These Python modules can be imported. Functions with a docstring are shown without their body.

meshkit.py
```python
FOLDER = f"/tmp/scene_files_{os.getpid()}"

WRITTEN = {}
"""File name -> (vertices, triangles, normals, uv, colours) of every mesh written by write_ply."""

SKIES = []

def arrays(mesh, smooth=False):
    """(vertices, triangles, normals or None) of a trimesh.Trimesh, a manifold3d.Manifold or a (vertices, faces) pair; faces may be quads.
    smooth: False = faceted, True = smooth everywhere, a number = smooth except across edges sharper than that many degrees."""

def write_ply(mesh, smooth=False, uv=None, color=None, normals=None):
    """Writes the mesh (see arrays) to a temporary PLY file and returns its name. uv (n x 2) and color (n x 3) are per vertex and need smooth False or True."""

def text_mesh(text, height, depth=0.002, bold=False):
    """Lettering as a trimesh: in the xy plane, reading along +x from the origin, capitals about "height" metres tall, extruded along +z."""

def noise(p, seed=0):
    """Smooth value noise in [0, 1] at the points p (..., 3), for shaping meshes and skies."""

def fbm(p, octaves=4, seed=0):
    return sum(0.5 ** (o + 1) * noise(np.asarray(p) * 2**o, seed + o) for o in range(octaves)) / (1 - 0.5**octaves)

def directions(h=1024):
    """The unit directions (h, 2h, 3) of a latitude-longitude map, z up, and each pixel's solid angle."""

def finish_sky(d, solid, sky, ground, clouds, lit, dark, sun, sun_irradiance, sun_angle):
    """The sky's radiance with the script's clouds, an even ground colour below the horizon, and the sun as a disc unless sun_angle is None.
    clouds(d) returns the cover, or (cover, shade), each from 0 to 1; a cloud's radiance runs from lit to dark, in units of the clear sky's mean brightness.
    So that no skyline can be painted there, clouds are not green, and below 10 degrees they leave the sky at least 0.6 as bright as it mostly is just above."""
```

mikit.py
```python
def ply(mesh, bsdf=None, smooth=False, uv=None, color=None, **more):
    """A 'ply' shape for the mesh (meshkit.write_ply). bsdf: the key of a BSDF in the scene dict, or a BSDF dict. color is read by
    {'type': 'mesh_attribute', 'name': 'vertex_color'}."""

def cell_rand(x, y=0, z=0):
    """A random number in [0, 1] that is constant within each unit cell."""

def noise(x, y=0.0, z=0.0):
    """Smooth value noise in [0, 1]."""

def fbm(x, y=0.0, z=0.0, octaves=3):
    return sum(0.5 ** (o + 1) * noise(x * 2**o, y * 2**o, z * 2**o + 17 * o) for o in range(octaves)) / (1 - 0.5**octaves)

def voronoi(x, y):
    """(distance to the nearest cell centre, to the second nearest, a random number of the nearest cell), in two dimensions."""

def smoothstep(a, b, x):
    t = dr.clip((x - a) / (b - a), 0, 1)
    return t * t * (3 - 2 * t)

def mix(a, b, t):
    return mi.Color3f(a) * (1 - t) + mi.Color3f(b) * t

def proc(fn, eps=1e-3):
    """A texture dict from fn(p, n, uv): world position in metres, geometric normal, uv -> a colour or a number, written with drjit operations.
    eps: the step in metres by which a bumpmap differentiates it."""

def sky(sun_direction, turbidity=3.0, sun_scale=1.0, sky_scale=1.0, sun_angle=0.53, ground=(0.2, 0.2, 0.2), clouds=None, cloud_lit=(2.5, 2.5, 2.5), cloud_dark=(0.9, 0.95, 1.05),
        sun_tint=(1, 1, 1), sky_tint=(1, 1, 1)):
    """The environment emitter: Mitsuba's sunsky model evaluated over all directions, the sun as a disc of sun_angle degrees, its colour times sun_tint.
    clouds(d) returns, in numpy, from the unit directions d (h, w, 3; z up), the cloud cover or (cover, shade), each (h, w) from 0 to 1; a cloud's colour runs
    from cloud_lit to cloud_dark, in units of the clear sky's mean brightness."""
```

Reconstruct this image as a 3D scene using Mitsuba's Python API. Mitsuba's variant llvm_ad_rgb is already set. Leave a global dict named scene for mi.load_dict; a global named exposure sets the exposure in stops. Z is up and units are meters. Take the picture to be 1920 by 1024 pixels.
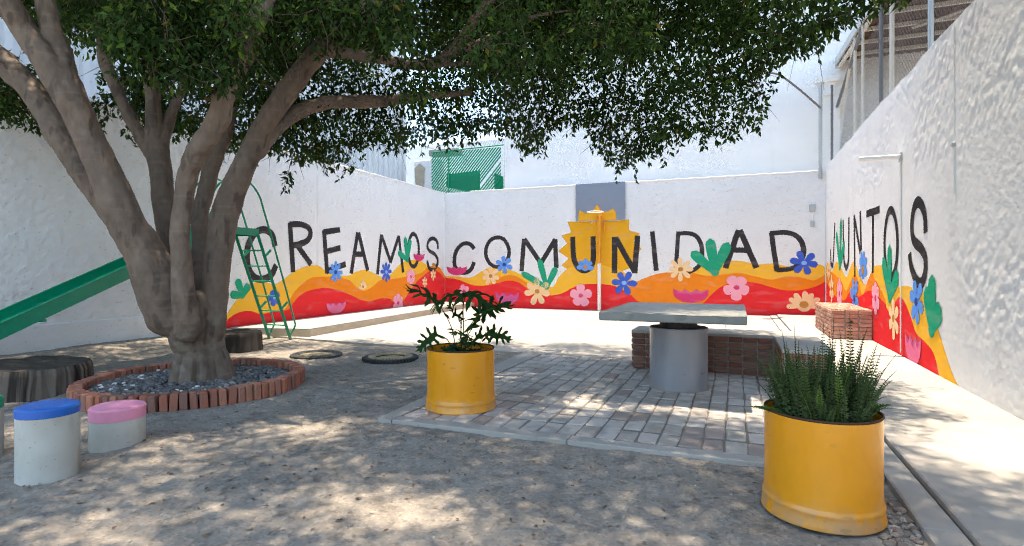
import math, random
import numpy as np, trimesh, shapely
import drjit as dr
import mitsuba as mi
import manifold3d as m3
from shapely import geometry as sg, affinity, ops
import mikit, meshkit
from mikit import noise, fbm, smoothstep, mix, proc, ply

T = mi.ScalarTransform4f
scene, labels = {}, {}
PI = math.pi

# ---------------------------------------------------------------- camera, sky, exposure
YAW = math.radians(21.6)
FWD = (-math.sin(YAW), math.cos(YAW), 0.0)
EYE = (0.0, 0.0, 1.2)
scene['camera'] = {
    'type': 'perspective', 'fov': 2 * math.degrees(math.atan(960 / 1060)), 'fov_axis': 'x',
    'near_clip': 0.05, 'far_clip': 500.0, 'principal_point_offset_y': 9 / 1024,
    'to_world': T().look_at(origin=EYE, target=(FWD[0], FWD[1], 1.2), up=(0, 0, 1))}
scene['sky'] = mikit.sky((-0.05, 0.05, 0.99), turbidity=3, sun_scale=0.85, sky_scale=1.75, sun_angle=0.9, sun_tint=(1.0, 0.97, 0.92), sky_tint=(1.14, 1.0, 0.84), ground=(0.3, 0.3, 0.28))
exposure = 3.22

# ---------------------------------------------------------------- helpers
def key_for(name):
    if name not in used:
        used.add(name)
        return name
    k = 1
    while f'{name}_{k:03d}' in used:
        k += 1
    used.add(f'{name}_{k:03d}')
    return f'{name}_{k:03d}'
used = set()

def thing(name, label, cat, group=None, kind=None):
    key = key_for(name)
    labels[key] = {'label': label}
    if cat: labels[key]['category'] = cat
    if group: labels[key]['group'] = group
    if kind: labels[key]['kind'] = kind
    return key

def part(parent, name, mesh, bsdf, smooth=False, color=None, label=None, kind=None, to_world=None):
    key = key_for(f'{parent}__{name}')
    d = mesh if isinstance(mesh, dict) else mk(mesh, bsdf, smooth, color)
    if to_world is not None: d = {**d, 'to_world': to_world}
    scene[key] = d
    if label or kind:
        labels[key] = {}
        if label: labels[key]['label'] = label
        if kind: labels[key]['kind'] = kind
    return key

def own(key, mesh, bsdf, smooth=False, color=None):
    scene[key] = mesh if isinstance(mesh, dict) else mk(mesh, bsdf, smooth, color)

def mk(mesh, bsdf, smooth=False, color=None):
    if color is None:
        return ply(mesh, bsdf, smooth=smooth)
    if smooth not in (False, True):                         # split sharp edges first, then colour
        v, f, n = meshkit.arrays(mesh, smooth)
        mesh, smooth = trimesh.Trimesh(v, f, process=False), True
    v, f, n = meshkit.arrays(mesh, False)
    c = np.asarray(color, float)
    c = np.tile(c, (len(v), 1)) if c.ndim == 1 else c
    return ply((v, f), bsdf, smooth=smooth, color=c)

def box(x0, x1, y0, y1, z0, z1, ch=0.0):
    if ch <= 0:
        b = trimesh.creation.box((x1 - x0, y1 - y0, z1 - z0))
    else:
        pts = []
        for sx in (0, 1):
            for sy in (0, 1):
                for sz in (0, 1):
                    for a in range(3):
                        p = [sx, sy, sz]
                        q = [(x0 + ch, x1 - ch)[sx], (y0 + ch, y1 - ch)[sy], (z0 + ch, z1 - ch)[sz]]
                        q[a] = ((x0, x1), (y0, y1), (z0, z1))[a][p[a]]
                        pts.append(q)
        return trimesh.convex.convex_hull(np.array(pts))
    b.apply_translation(((x0 + x1) / 2, (y0 + y1) / 2, (z0 + z1) / 2))
    return b

def rough_box(x0, x1, y0, y1, z0, z1, ch, rng, jit):
    b = box(x0, x1, y0, y1, z0, z1, ch)
    b.vertices = b.vertices + rng.uniform(-jit, jit, b.vertices.shape)
    return b

def prism(poly, z0, z1):
    if poly.geom_type == 'MultiPolygon':
        return trimesh.util.concatenate([prism(g, z0, z1) for g in poly.geoms])
    m = trimesh.creation.extrude_polygon(poly, z1 - z0, engine='earcut')
    m.apply_translation((0, 0, z0))
    return m

def flat(poly):
    gs = getattr(poly, 'geoms', [poly])
    out = []
    for g in gs:
        if g.geom_type != 'Polygon' or g.area < 1e-5: continue
        v, f = trimesh.creation.triangulate_polygon(g, engine='earcut')
        v = np.column_stack([v, np.zeros(len(v))])
        m = trimesh.Trimesh(v, f, process=False)
        if len(f) and m.face_normals[:, 2].mean() < 0: m.invert()
        out.append(m)
    return trimesh.util.concatenate(out)

def lathe(profile, n=48):
    """Closed or open profile of (r, z) points turned about z."""
    p = np.array(profile, float)
    a = np.arange(n) * 2 * PI / n
    v = np.stack([p[None, :, 0] * np.cos(a)[:, None], p[None, :, 0] * np.sin(a)[:, None], np.tile(p[:, 1], (n, 1))], -1).reshape(-1, 3)
    k = len(p)
    i, j = np.meshgrid(np.arange(n), np.arange(k - 1), indexing='ij')
    a0 = i * k + j
    b0 = (i + 1) % n * k + j
    f = np.concatenate([np.stack([a0, b0, b0 + 1], -1).reshape(-1, 3), np.stack([a0, b0 + 1, a0 + 1], -1).reshape(-1, 3)])
    m = trimesh.Trimesh(v, f, process=False)
    m.merge_vertices()
    m.update_faces(m.nondegenerate_faces())
    return m

def tube(pts, r, n=8, cap=True):
    pts = np.asarray(pts, float)
    r = np.broadcast_to(np.asarray(r, float), (len(pts),))
    t = np.gradient(pts, axis=0)
    t /= np.linalg.norm(t, axis=1, keepdims=True) + 1e-12
    ref = np.array([0, 0, 1.0]) if abs(t[0][2]) < 0.9 else np.array([1.0, 0, 0])
    u = np.cross(t[0], ref); u /= np.linalg.norm(u)
    V = []
    a = np.arange(n) * 2 * PI / n
    for k in range(len(pts)):
        u = u - t[k] * (u @ t[k]); u /= np.linalg.norm(u) + 1e-12
        w = np.cross(t[k], u)
        V.append(pts[k] + r[k] * (np.cos(a)[:, None] * u + np.sin(a)[:, None] * w))
    v = np.concatenate(V + [pts[:1], pts[-1:]])
    f = []
    i = np.arange(n)
    for k in range(len(pts) - 1):
        o = k * n
        f.append(np.stack([o + i, o + (i + 1) % n, o + n + (i + 1) % n], 1))
        f.append(np.stack([o + i, o + n + (i + 1) % n, o + n + i], 1))
    if cap:
        N = len(pts) * n
        f.append(np.stack([(i + 1) % n, i, i * 0 + N], 1))
        f.append(np.stack([N - n + i, N - n + (i + 1) % n, i * 0 + N + 1], 1))
    return trimesh.Trimesh(v, np.concatenate(f), process=False)

def bar(p, q, w, h=None):
    """A square bar from p to q."""
    m = tube([p, q], w / math.sqrt(2), n=4)
    return m

def spline(pts, k=8, closed=False):
    p = np.asarray(pts, float)
    if closed: p = np.vstack([p[-2], p, p[1]])
    else: p = np.vstack([2 * p[0] - p[1], p, 2 * p[-1] - p[-2]])
    out = []
    for i in range(1, len(p) - 2):
        for t in np.arange(k) / k:
            a, b, c, d = p[i - 1], p[i], p[i + 1], p[i + 2]
            out.append(0.5 * (2 * b + (c - a) * t + (2 * a - 5 * b + 4 * c - d) * t * t + (3 * b - 3 * c + d - a) * t ** 3))
    out.append(p[-2])
    return np.array(out)

cat = trimesh.util.concatenate

# ---------------------------------------------------------------- materials
def rgb(*c): return {'type': 'rgb', 'value': list(c)}
VC = {'type': 'mesh_attribute', 'name': 'vertex_color'}
def two(b): return {'type': 'twosided', 'bsdf': b}

def stucco_h(p, n, uv):           # trowelled, pitted plaster
    a = fbm(p.x * 9, p.y * 9, p.z * 9, octaves=3)
    b = noise(p.x * 38, p.y * 38, p.z * 38)
    return a * 0.6 + smoothstep(0.55, 0.9, b) * 0.22
def rough_h(p, n, uv):            # thrown, lumpy plaster
    a = fbm(p.x * 21, p.y * 21, p.z * 21, octaves=3)
    return a * 0.8 + noise(p.x * 80, p.y * 80, p.z * 80) * 0.2
def stucco_c(p, n, uv):
    g = fbm(p.x * 1.3, p.y * 1.3, p.z * 0.7, octaves=4)
    low = smoothstep(0.55, 0.0, p.z) * noise(p.x * 5, p.y * 5, p.z * 9)
    s = fbm(p.x * 6, p.y * 6, p.z * 1.1, octaves=3)
    pit = smoothstep(0.83, 0.93, noise(p.x * 30 + 3, p.y * 30, p.z * 30))
    fine = noise(p.x * 24, p.y * 24, p.z * 28)
    return mix((0.81, 0.82, 0.835), (0.70, 0.705, 0.71), g * 0.7 + low * 0.5 + smoothstep(0.6, 0.8, s) * 0.25 + 0.35 * fine) * (1 - 0.30 * pit)
def rough_c(p, n, uv):
    g = fbm(p.x * 1.1 + 3, p.y * 1.1, p.z * 0.9, octaves=4)
    s = smoothstep(0.5, 0.75, fbm(p.x * 4, p.y * 4, p.z * 1.2, octaves=3))
    return mix((0.80, 0.81, 0.82), (0.66, 0.665, 0.67), g * 0.6 + 0.25 * s + 0.3 * noise(p.x * 21, p.y * 21, p.z * 26))
scene['m_stucco'] = two({'type': 'bumpmap', 'scale': 0.020, 'arbitrary': proc(stucco_h, 2e-3),
                         'bsdf': {'type': 'diffuse', 'reflectance': proc(stucco_c)}})
scene['m_rough'] = two({'type': 'bumpmap', 'scale': 0.0045, 'arbitrary': proc(rough_h, 3e-3), 'bsdf': {'type': 'diffuse', 'reflectance': proc(rough_c)}})
def plain_c(p, n, uv):
    streak = smoothstep(0.55, 0.8, fbm(p.x * 3.3, p.y * 3.3, p.z * 0.25, octaves=3))
    return mix((0.80, 0.81, 0.825), (0.69, 0.70, 0.715), fbm(p.x * 0.9, p.y * 0.9, p.z * 2.2, octaves=3) * 0.8 + streak * 0.4)
def plain_h(p, n, uv): return fbm(p.x * 6, p.y * 6, p.z * 14, octaves=3)
scene['m_far_plaster'] = two({'type': 'bumpmap', 'scale': 0.02, 'arbitrary': proc(plain_h, 4e-3), 'bsdf': {'type': 'diffuse', 'reflectance': proc(plain_c)}})
# wall paint: the colour of each painted piece, thin brush wear over the same relief as the wall
def wear(p, n, uv):
    a = smoothstep(0.84, 0.95, noise(p.x * 34 + 3, p.y * 34, p.z * 34)) * 0.12
    b = smoothstep(0.52, 0.75, fbm(p.x * 3.1, p.y * 3.1, p.z * 9, octaves=3))
    return a + 0.03 + 0.10 * b
def paint(h, sc): return two({'type': 'bumpmap', 'scale': sc, 'arbitrary': proc(h, 2e-3), 'bsdf': {'type': 'blendbsdf', 'weight': proc(wear),
    'a': {'type': 'diffuse', 'reflectance': VC}, 'b': {'type': 'diffuse', 'reflectance': rgb(0.55, 0.5, 0.48)}}})
scene['m_paint'] = paint(stucco_h, 0.018)
scene['m_paint_rough'] = paint(rough_h, 0.011)
# concrete
def conc_c(p, n, uv):
    g = fbm(p.x * 1.6, p.y * 1.6, p.z * 2, octaves=5)
    s = smoothstep(0.62, 0.8, fbm(p.x * 0.7 + 9, p.y * 3.0, p.z, octaves=3))
    dots = smoothstep(0.80, 0.9, noise(p.x * 60, p.y * 60, p.z * 60))
    return mix((0.41, 0.395, 0.37), (0.28, 0.27, 0.25), g * 0.9 + s * 0.35) * (1 - 0.18 * dots)
def conc_h(p, n, uv): return fbm(p.x * 30, p.y * 30, p.z * 30, octaves=2)
scene['m_concrete'] = two({'type': 'bumpmap', 'scale': 0.004, 'arbitrary': proc(conc_h), 'bsdf': {'type': 'diffuse', 'reflectance': proc(conc_c)}})
def curb_c(p, n, uv):
    return mix((0.50, 0.44, 0.35), (0.35, 0.30, 0.235), fbm(p.x * 5, p.y * 5, p.z * 9, octaves=4))
scene['m_curb'] = two({'type': 'bumpmap', 'scale': 0.008, 'arbitrary': proc(conc_h), 'bsdf': {'type': 'diffuse', 'reflectance': proc(curb_c)}})
def cast_c(p, n, uv):             # pale cast concrete of the stools, with a few dark pores and damp feet
    g = fbm(p.x * 6, p.y * 6, p.z * 6, octaves=4)
    pore = smoothstep(0.86, 0.94, noise(p.x * 55, p.y * 55, p.z * 70))
    foot = smoothstep(0.20, 0.0, p.z) * 0.8 * noise(p.x * 9, p.y * 9, p.z * 5) + smoothstep(0.55, 0.7, fbm(p.x * 9, p.y * 9, p.z * 2.5, octaves=3)) * 0.5
    return mix((0.52, 0.53, 0.50), (0.40, 0.39, 0.35), g + foot) * (1 - 0.25 * pore)
scene['m_cast'] = two({'type': 'bumpmap', 'scale': 0.003, 'arbitrary': proc(conc_h), 'bsdf': {'type': 'diffuse', 'reflectance': proc(cast_c)}})
def slab_c(p, n, uv):
    return mix((0.215, 0.22, 0.205), (0.125, 0.13, 0.12), fbm(p.x * 4, p.y * 4, p.z * 9, octaves=4) * 0.8 + 0.5 * smoothstep(0.6, 0.72, fbm(p.x * 9, p.y * 9, p.z * 9, octaves=3)))
scene['m_tabletop'] = two({'type': 'bumpmap', 'scale': 0.0015, 'arbitrary': proc(conc_h), 'bsdf': {'type': 'principled', 'base_color': proc(slab_c), 'roughness': 0.42, 'specular': 0.5}})
# dirt
def dirt_c(p, n, uv):
    g = fbm(p.x * 2.2, p.y * 2.2, 0, octaves=5)
    f = fbm(p.x * 14, p.y * 14, 0, octaves=4)
    d = smoothstep(0.58, 0.72, fbm(p.x * 13 + 5, p.y * 13, 0, octaves=4))
    pale = smoothstep(0.55, 0.75, fbm(p.x * 60, p.y * 60, 3, octaves=2))
    c = mix((0.345, 0.315, 0.277), (0.175, 0.160, 0.141), g * 0.45 + f * 0.55 + d * 0.35)
    crumb = smoothstep(0.70, 0.85, noise(p.x * 75, p.y * 75, 8))
    return c * (1 + 0.25 * pale) * (1 - 0.25 * crumb)
def dirt_h(p, n, uv): return fbm(p.x * 11, p.y * 11, 0, octaves=3) * 0.4 + fbm(p.x * 52, p.y * 52, 0, octaves=3) * 0.6
scene['m_dirt'] = two({'type': 'bumpmap', 'scale': 0.028, 'arbitrary': proc(dirt_h, 2e-3), 'bsdf': {'type': 'diffuse', 'reflectance': proc(dirt_c)}})
# vertex coloured pieces with grain and grime (bricks, pavers, stones)
def grime(p, n, uv): return smoothstep(0.35, 0.8, fbm(p.x * 12, p.y * 12, p.z * 12, octaves=3)) * 0.55
def grain_h(p, n, uv): return fbm(p.x * 55, p.y * 55, p.z * 55, octaves=2)
scene['m_brick'] = two({'type': 'bumpmap', 'scale': 0.008, 'arbitrary': proc(grain_h), 'bsdf': {'type': 'blendbsdf', 'weight': proc(grime),
    'a': {'type': 'diffuse', 'reflectance': VC}, 'b': {'type': 'diffuse', 'reflectance': rgb(0.24, 0.17, 0.135)}}})
scene['m_paver'] = two({'type': 'bumpmap', 'scale': 0.004, 'arbitrary': proc(grain_h), 'bsdf': {'type': 'blendbsdf', 'weight': proc(grime),
    'a': {'type': 'diffuse', 'reflectance': VC}, 'b': {'type': 'diffuse', 'reflectance': rgb(0.25, 0.235, 0.22)}}})
scene['m_stone'] = two({'type': 'principled', 'base_color': VC, 'roughness': 0.7})
scene['m_mortar'] = two({'type': 'bumpmap', 'scale': 0.006, 'arbitrary': proc(grain_h), 'bsdf': {'type': 'diffuse', 'reflectance': rgb(0.27, 0.235, 0.21)}})
scene['m_joint'] = two({'type': 'diffuse', 'reflectance': rgb(0.21, 0.195, 0.175)})
# bark, wood
def bark_c(p, n, uv):
    g = fbm(p.x * 5, p.y * 5, p.z * 2.2, octaves=4)
    ring = smoothstep(0.60, 0.78, fbm(p.x * 4, p.y * 4, p.z * 22, octaves=3))
    lich = smoothstep(0.60, 0.75, fbm(p.x * 7 + 4, p.y * 7, p.z * 7, octaves=3))
    low = smoothstep(1.3, 0.2, p.z)
    c = mix((0.205, 0.150, 0.113), (0.092, 0.070, 0.055), g)
    crk = smoothstep(0.60, 0.70, fbm(p.x * 17, p.y * 17, p.z * 3.2, octaves=3))
    c = c * (0.72 + 0.56 * fbm(p.x * 26, p.y * 26, p.z * 12, octaves=3))
    c = mix(c, (0.045, 0.034, 0.027), crk * 0.55)
    c = mix(c, (0.23, 0.18, 0.14), ring * 0.28)
    c = mix(c, (0.22, 0.19, 0.15), lich * (0.2 + 0.45 * low))
    return c
def bark_h(p, n, uv): return fbm(p.x * 11, p.y * 11, p.z * 5, octaves=4) * 0.85 + noise(p.x * 6, p.y * 6, p.z * 30) * 0.15
scene['m_bark'] = two({'type': 'bumpmap', 'scale': 0.04, 'arbitrary': proc(bark_h, 2e-3), 'bsdf': {'type': 'principled', 'base_color': proc(bark_c), 'roughness': 0.72, 'specular': 0.3}})
scene['m_twig'] = two({'type': 'diffuse', 'reflectance': rgb(0.11, 0.09, 0.07)})
def log_c(p, n, uv):
    ang = dr.atan2(p.y - 3.46, p.x + 6.48)
    g = fbm(ang * 16 + noise(p.z * 5, ang * 4) * 0.8, p.z * 1.6, 2, octaves=4)
    side = mix((0.15, 0.122, 0.10), (0.035, 0.03, 0.026), smoothstep(0.3, 0.75, g))
    top = mix((0.11, 0.095, 0.08), (0.05, 0.044, 0.038), fbm(p.x * 9, p.y * 30, 3, octaves=3))
    return mix(side, top, smoothstep(0.55, 0.85, n.z))
scene['m_log'] = two({'type': 'diffuse', 'reflectance': proc(log_c)})
# leaves
scene['m_leaf'] = {'type': 'principledthin', 'base_color': VC, 'roughness': 0.36, 'diff_trans': 0.55, 'eta': 1.4}
scene['m_frond'] = {'type': 'principledthin', 'base_color': VC, 'roughness': 0.5, 'diff_trans': 0.6, 'eta': 1.35}
# metals and enamels
def enamel(name, c, rough, var=0.10, dirt=(0.2, 0.15, 0.1), amt=0.25, coat=0.0):
    def fn(p, n, uv, c=c):
        g = fbm(p.x * 3, p.y * 3, p.z * 3, octaves=3)
        d = smoothstep(0.62, 0.85, fbm(p.x * 16, p.y * 16, p.z * 9, octaves=4)) * amt
        low = smoothstep(0.13, 0.0, p.z) * smoothstep(0.25, 0.7, fbm(p.x * 18, p.y * 18, p.z * 10, octaves=3))
        chip = smoothstep(0.80, 0.83, noise(p.x * 26 + 5, p.y * 26, p.z * 34)) * smoothstep(0.6, 0.75, noise(p.x * 5, p.y * 5, p.z * 5 + 4))
        k = mix(mi.Color3f(*c) * (1 - var * g), dirt, d)
        return mix(mix(k, (0.30, 0.26, 0.21), low * 0.55), (0.10, 0.06, 0.04), chip * 0.25)
    def rf(p, n, uv): return rough + 0.22 * smoothstep(0.4, 0.8, fbm(p.x * 8, p.y * 8, p.z * 5, octaves=3))
    def dent(p, n, uv): return fbm(p.x * 4, p.y * 4, p.z * 3, octaves=2)
    b = {'type': 'principled', 'base_color': proc(fn), 'roughness': proc(rf), 'specular': 0.5, 'clearcoat': coat, 'clearcoat_gloss': 0.85}
    scene[name] = two({'type': 'bumpmap', 'scale': 0.008, 'arbitrary': proc(dent, 3e-3), 'bsdf': b} if coat > 0.25 else b)
enamel('m_yellow', (0.74, 0.295, 0.004), 0.20, coat=0.6, amt=0.04)
enamel('m_grey', (0.24, 0.25, 0.285), 0.22, coat=0.6, amt=0.1)
enamel('m_green', (0.0, 0.25, 0.135), 0.30, coat=0.2, amt=0.12)
enamel('m_board', (0.21, 0.25, 0.32), 0.5, amt=0.1)
scene['m_blue'] = two({'type': 'principled', 'base_color': rgb(0.008, 0.10, 0.42), 'roughness': 0.38})
scene['m_pink'] = two({'type': 'principled', 'base_color': rgb(0.68, 0.26, 0.39), 'roughness': 0.45})
scene['m_mint'] = two({'type': 'principled', 'base_color': rgb(0.0, 0.25, 0.14), 'roughness': 0.42})
scene['m_dark'] = two({'type': 'principled', 'base_color': rgb(0.02, 0.02, 0.022), 'roughness': 0.6})
scene['m_rust'] = two({'type': 'principled', 'base_color': rgb(0.055, 0.025, 0.012), 'roughness': 0.8})
scene['m_rubber'] = two({'type': 'principled', 'base_color': rgb(0.03, 0.03, 0.03), 'roughness': 0.75})
scene['m_soil'] = two({'type': 'bumpmap', 'scale': 0.03, 'arbitrary': proc(grain_h), 'bsdf': {'type': 'diffuse', 'reflectance': rgb(0.05, 0.036, 0.026)}})
scene['m_sand'] = two({'type': 'bumpmap', 'scale': 0.02, 'arbitrary': proc(grain_h), 'bsdf': {'type': 'diffuse', 'reflectance': rgb(0.36, 0.31, 0.21)}})
scene['m_white'] = two({'type': 'principled', 'base_color': rgb(0.74, 0.74, 0.73), 'roughness': 0.5})
scene['m_galv'] = two({'type': 'principled', 'base_color': rgb(0.42, 0.44, 0.45), 'roughness': 0.45, 'metallic': 0.4})
scene['m_steel'] = two({'type': 'principled', 'base_color': rgb(0.14, 0.14, 0.15), 'roughness': 0.55, 'metallic': 0.2})
scene['m_cream'] = two({'type': 'principled', 'base_color': rgb(0.52, 0.49, 0.43), 'roughness': 0.6})
scene['m_slat'] = two({'type': 'principled', 'base_color': rgb(0.0, 0.23, 0.115), 'roughness': 0.5})
scene['m_net'] = two({'type': 'diffuse', 'reflectance': rgb(0.015, 0.27, 0.13)})
def sheet_c(p, n, uv):
    r = smoothstep(0.62, 0.8, fbm(p.x * 2, p.y * 2, p.z * 0.5, octaves=4))
    return mix((0.60, 0.63, 0.66), (0.46, 0.48, 0.50), fbm(p.y * 0.9, p.z * 0.6, 1, octaves=3)) * (1 - 0.15 * r)
scene['m_corrugated'] = two({'type': 'principled', 'base_color': proc(sheet_c), 'roughness': 0.5})
def roof_c(p, n, uv): return mix((0.17, 0.115, 0.09), (0.09, 0.06, 0.05), fbm(p.x * 2, p.y * 2, 0, octaves=4))
scene['m_roof'] = two({'type': 'diffuse', 'reflectance': proc(roof_c)})
def block_c(p, n, uv):
    j = dr.maximum(smoothstep(0.47, 0.49, dr.abs(p.z / 0.2 - dr.floor(p.z / 0.2) - 0.5)), smoothstep(0.485, 0.495, dr.abs(p.x / 0.4 - dr.floor(p.x / 0.4) - 0.5)))
    return mix((0.38, 0.34, 0.29), (0.22, 0.2, 0.17), fbm(p.x * 3, p.y * 3, p.z * 3, octaves=3) * 0.7 + j * 0.4)
scene['m_block'] = two({'type': 'diffuse', 'reflectance': proc(block_c)})

PAINT = {'yellow': (0.84, 0.46, 0.035), 'orange': (0.80, 0.225, 0.008), 'red': (0.74, 0.022, 0.028), 'black': (0.028, 0.027, 0.03), 'gold': (0.74, 0.37, 0.010),
         'blue': (0.11, 0.30, 0.78), 'deepblue': (0.045, 0.11, 0.55), 'navy': (0.02, 0.06, 0.32), 'lightblue': (0.25, 0.45, 0.85), 'peach': (0.84, 0.58, 0.32),
         'ochre': (0.48, 0.23, 0.04), 'pink': (0.84, 0.36, 0.47), 'magenta': (0.62, 0.04, 0.17), 'plum': (0.58, 0.09, 0.28), 'pinkrose': (0.72, 0.16, 0.30), 'green': (0.01, 0.33, 0.18)}

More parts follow.
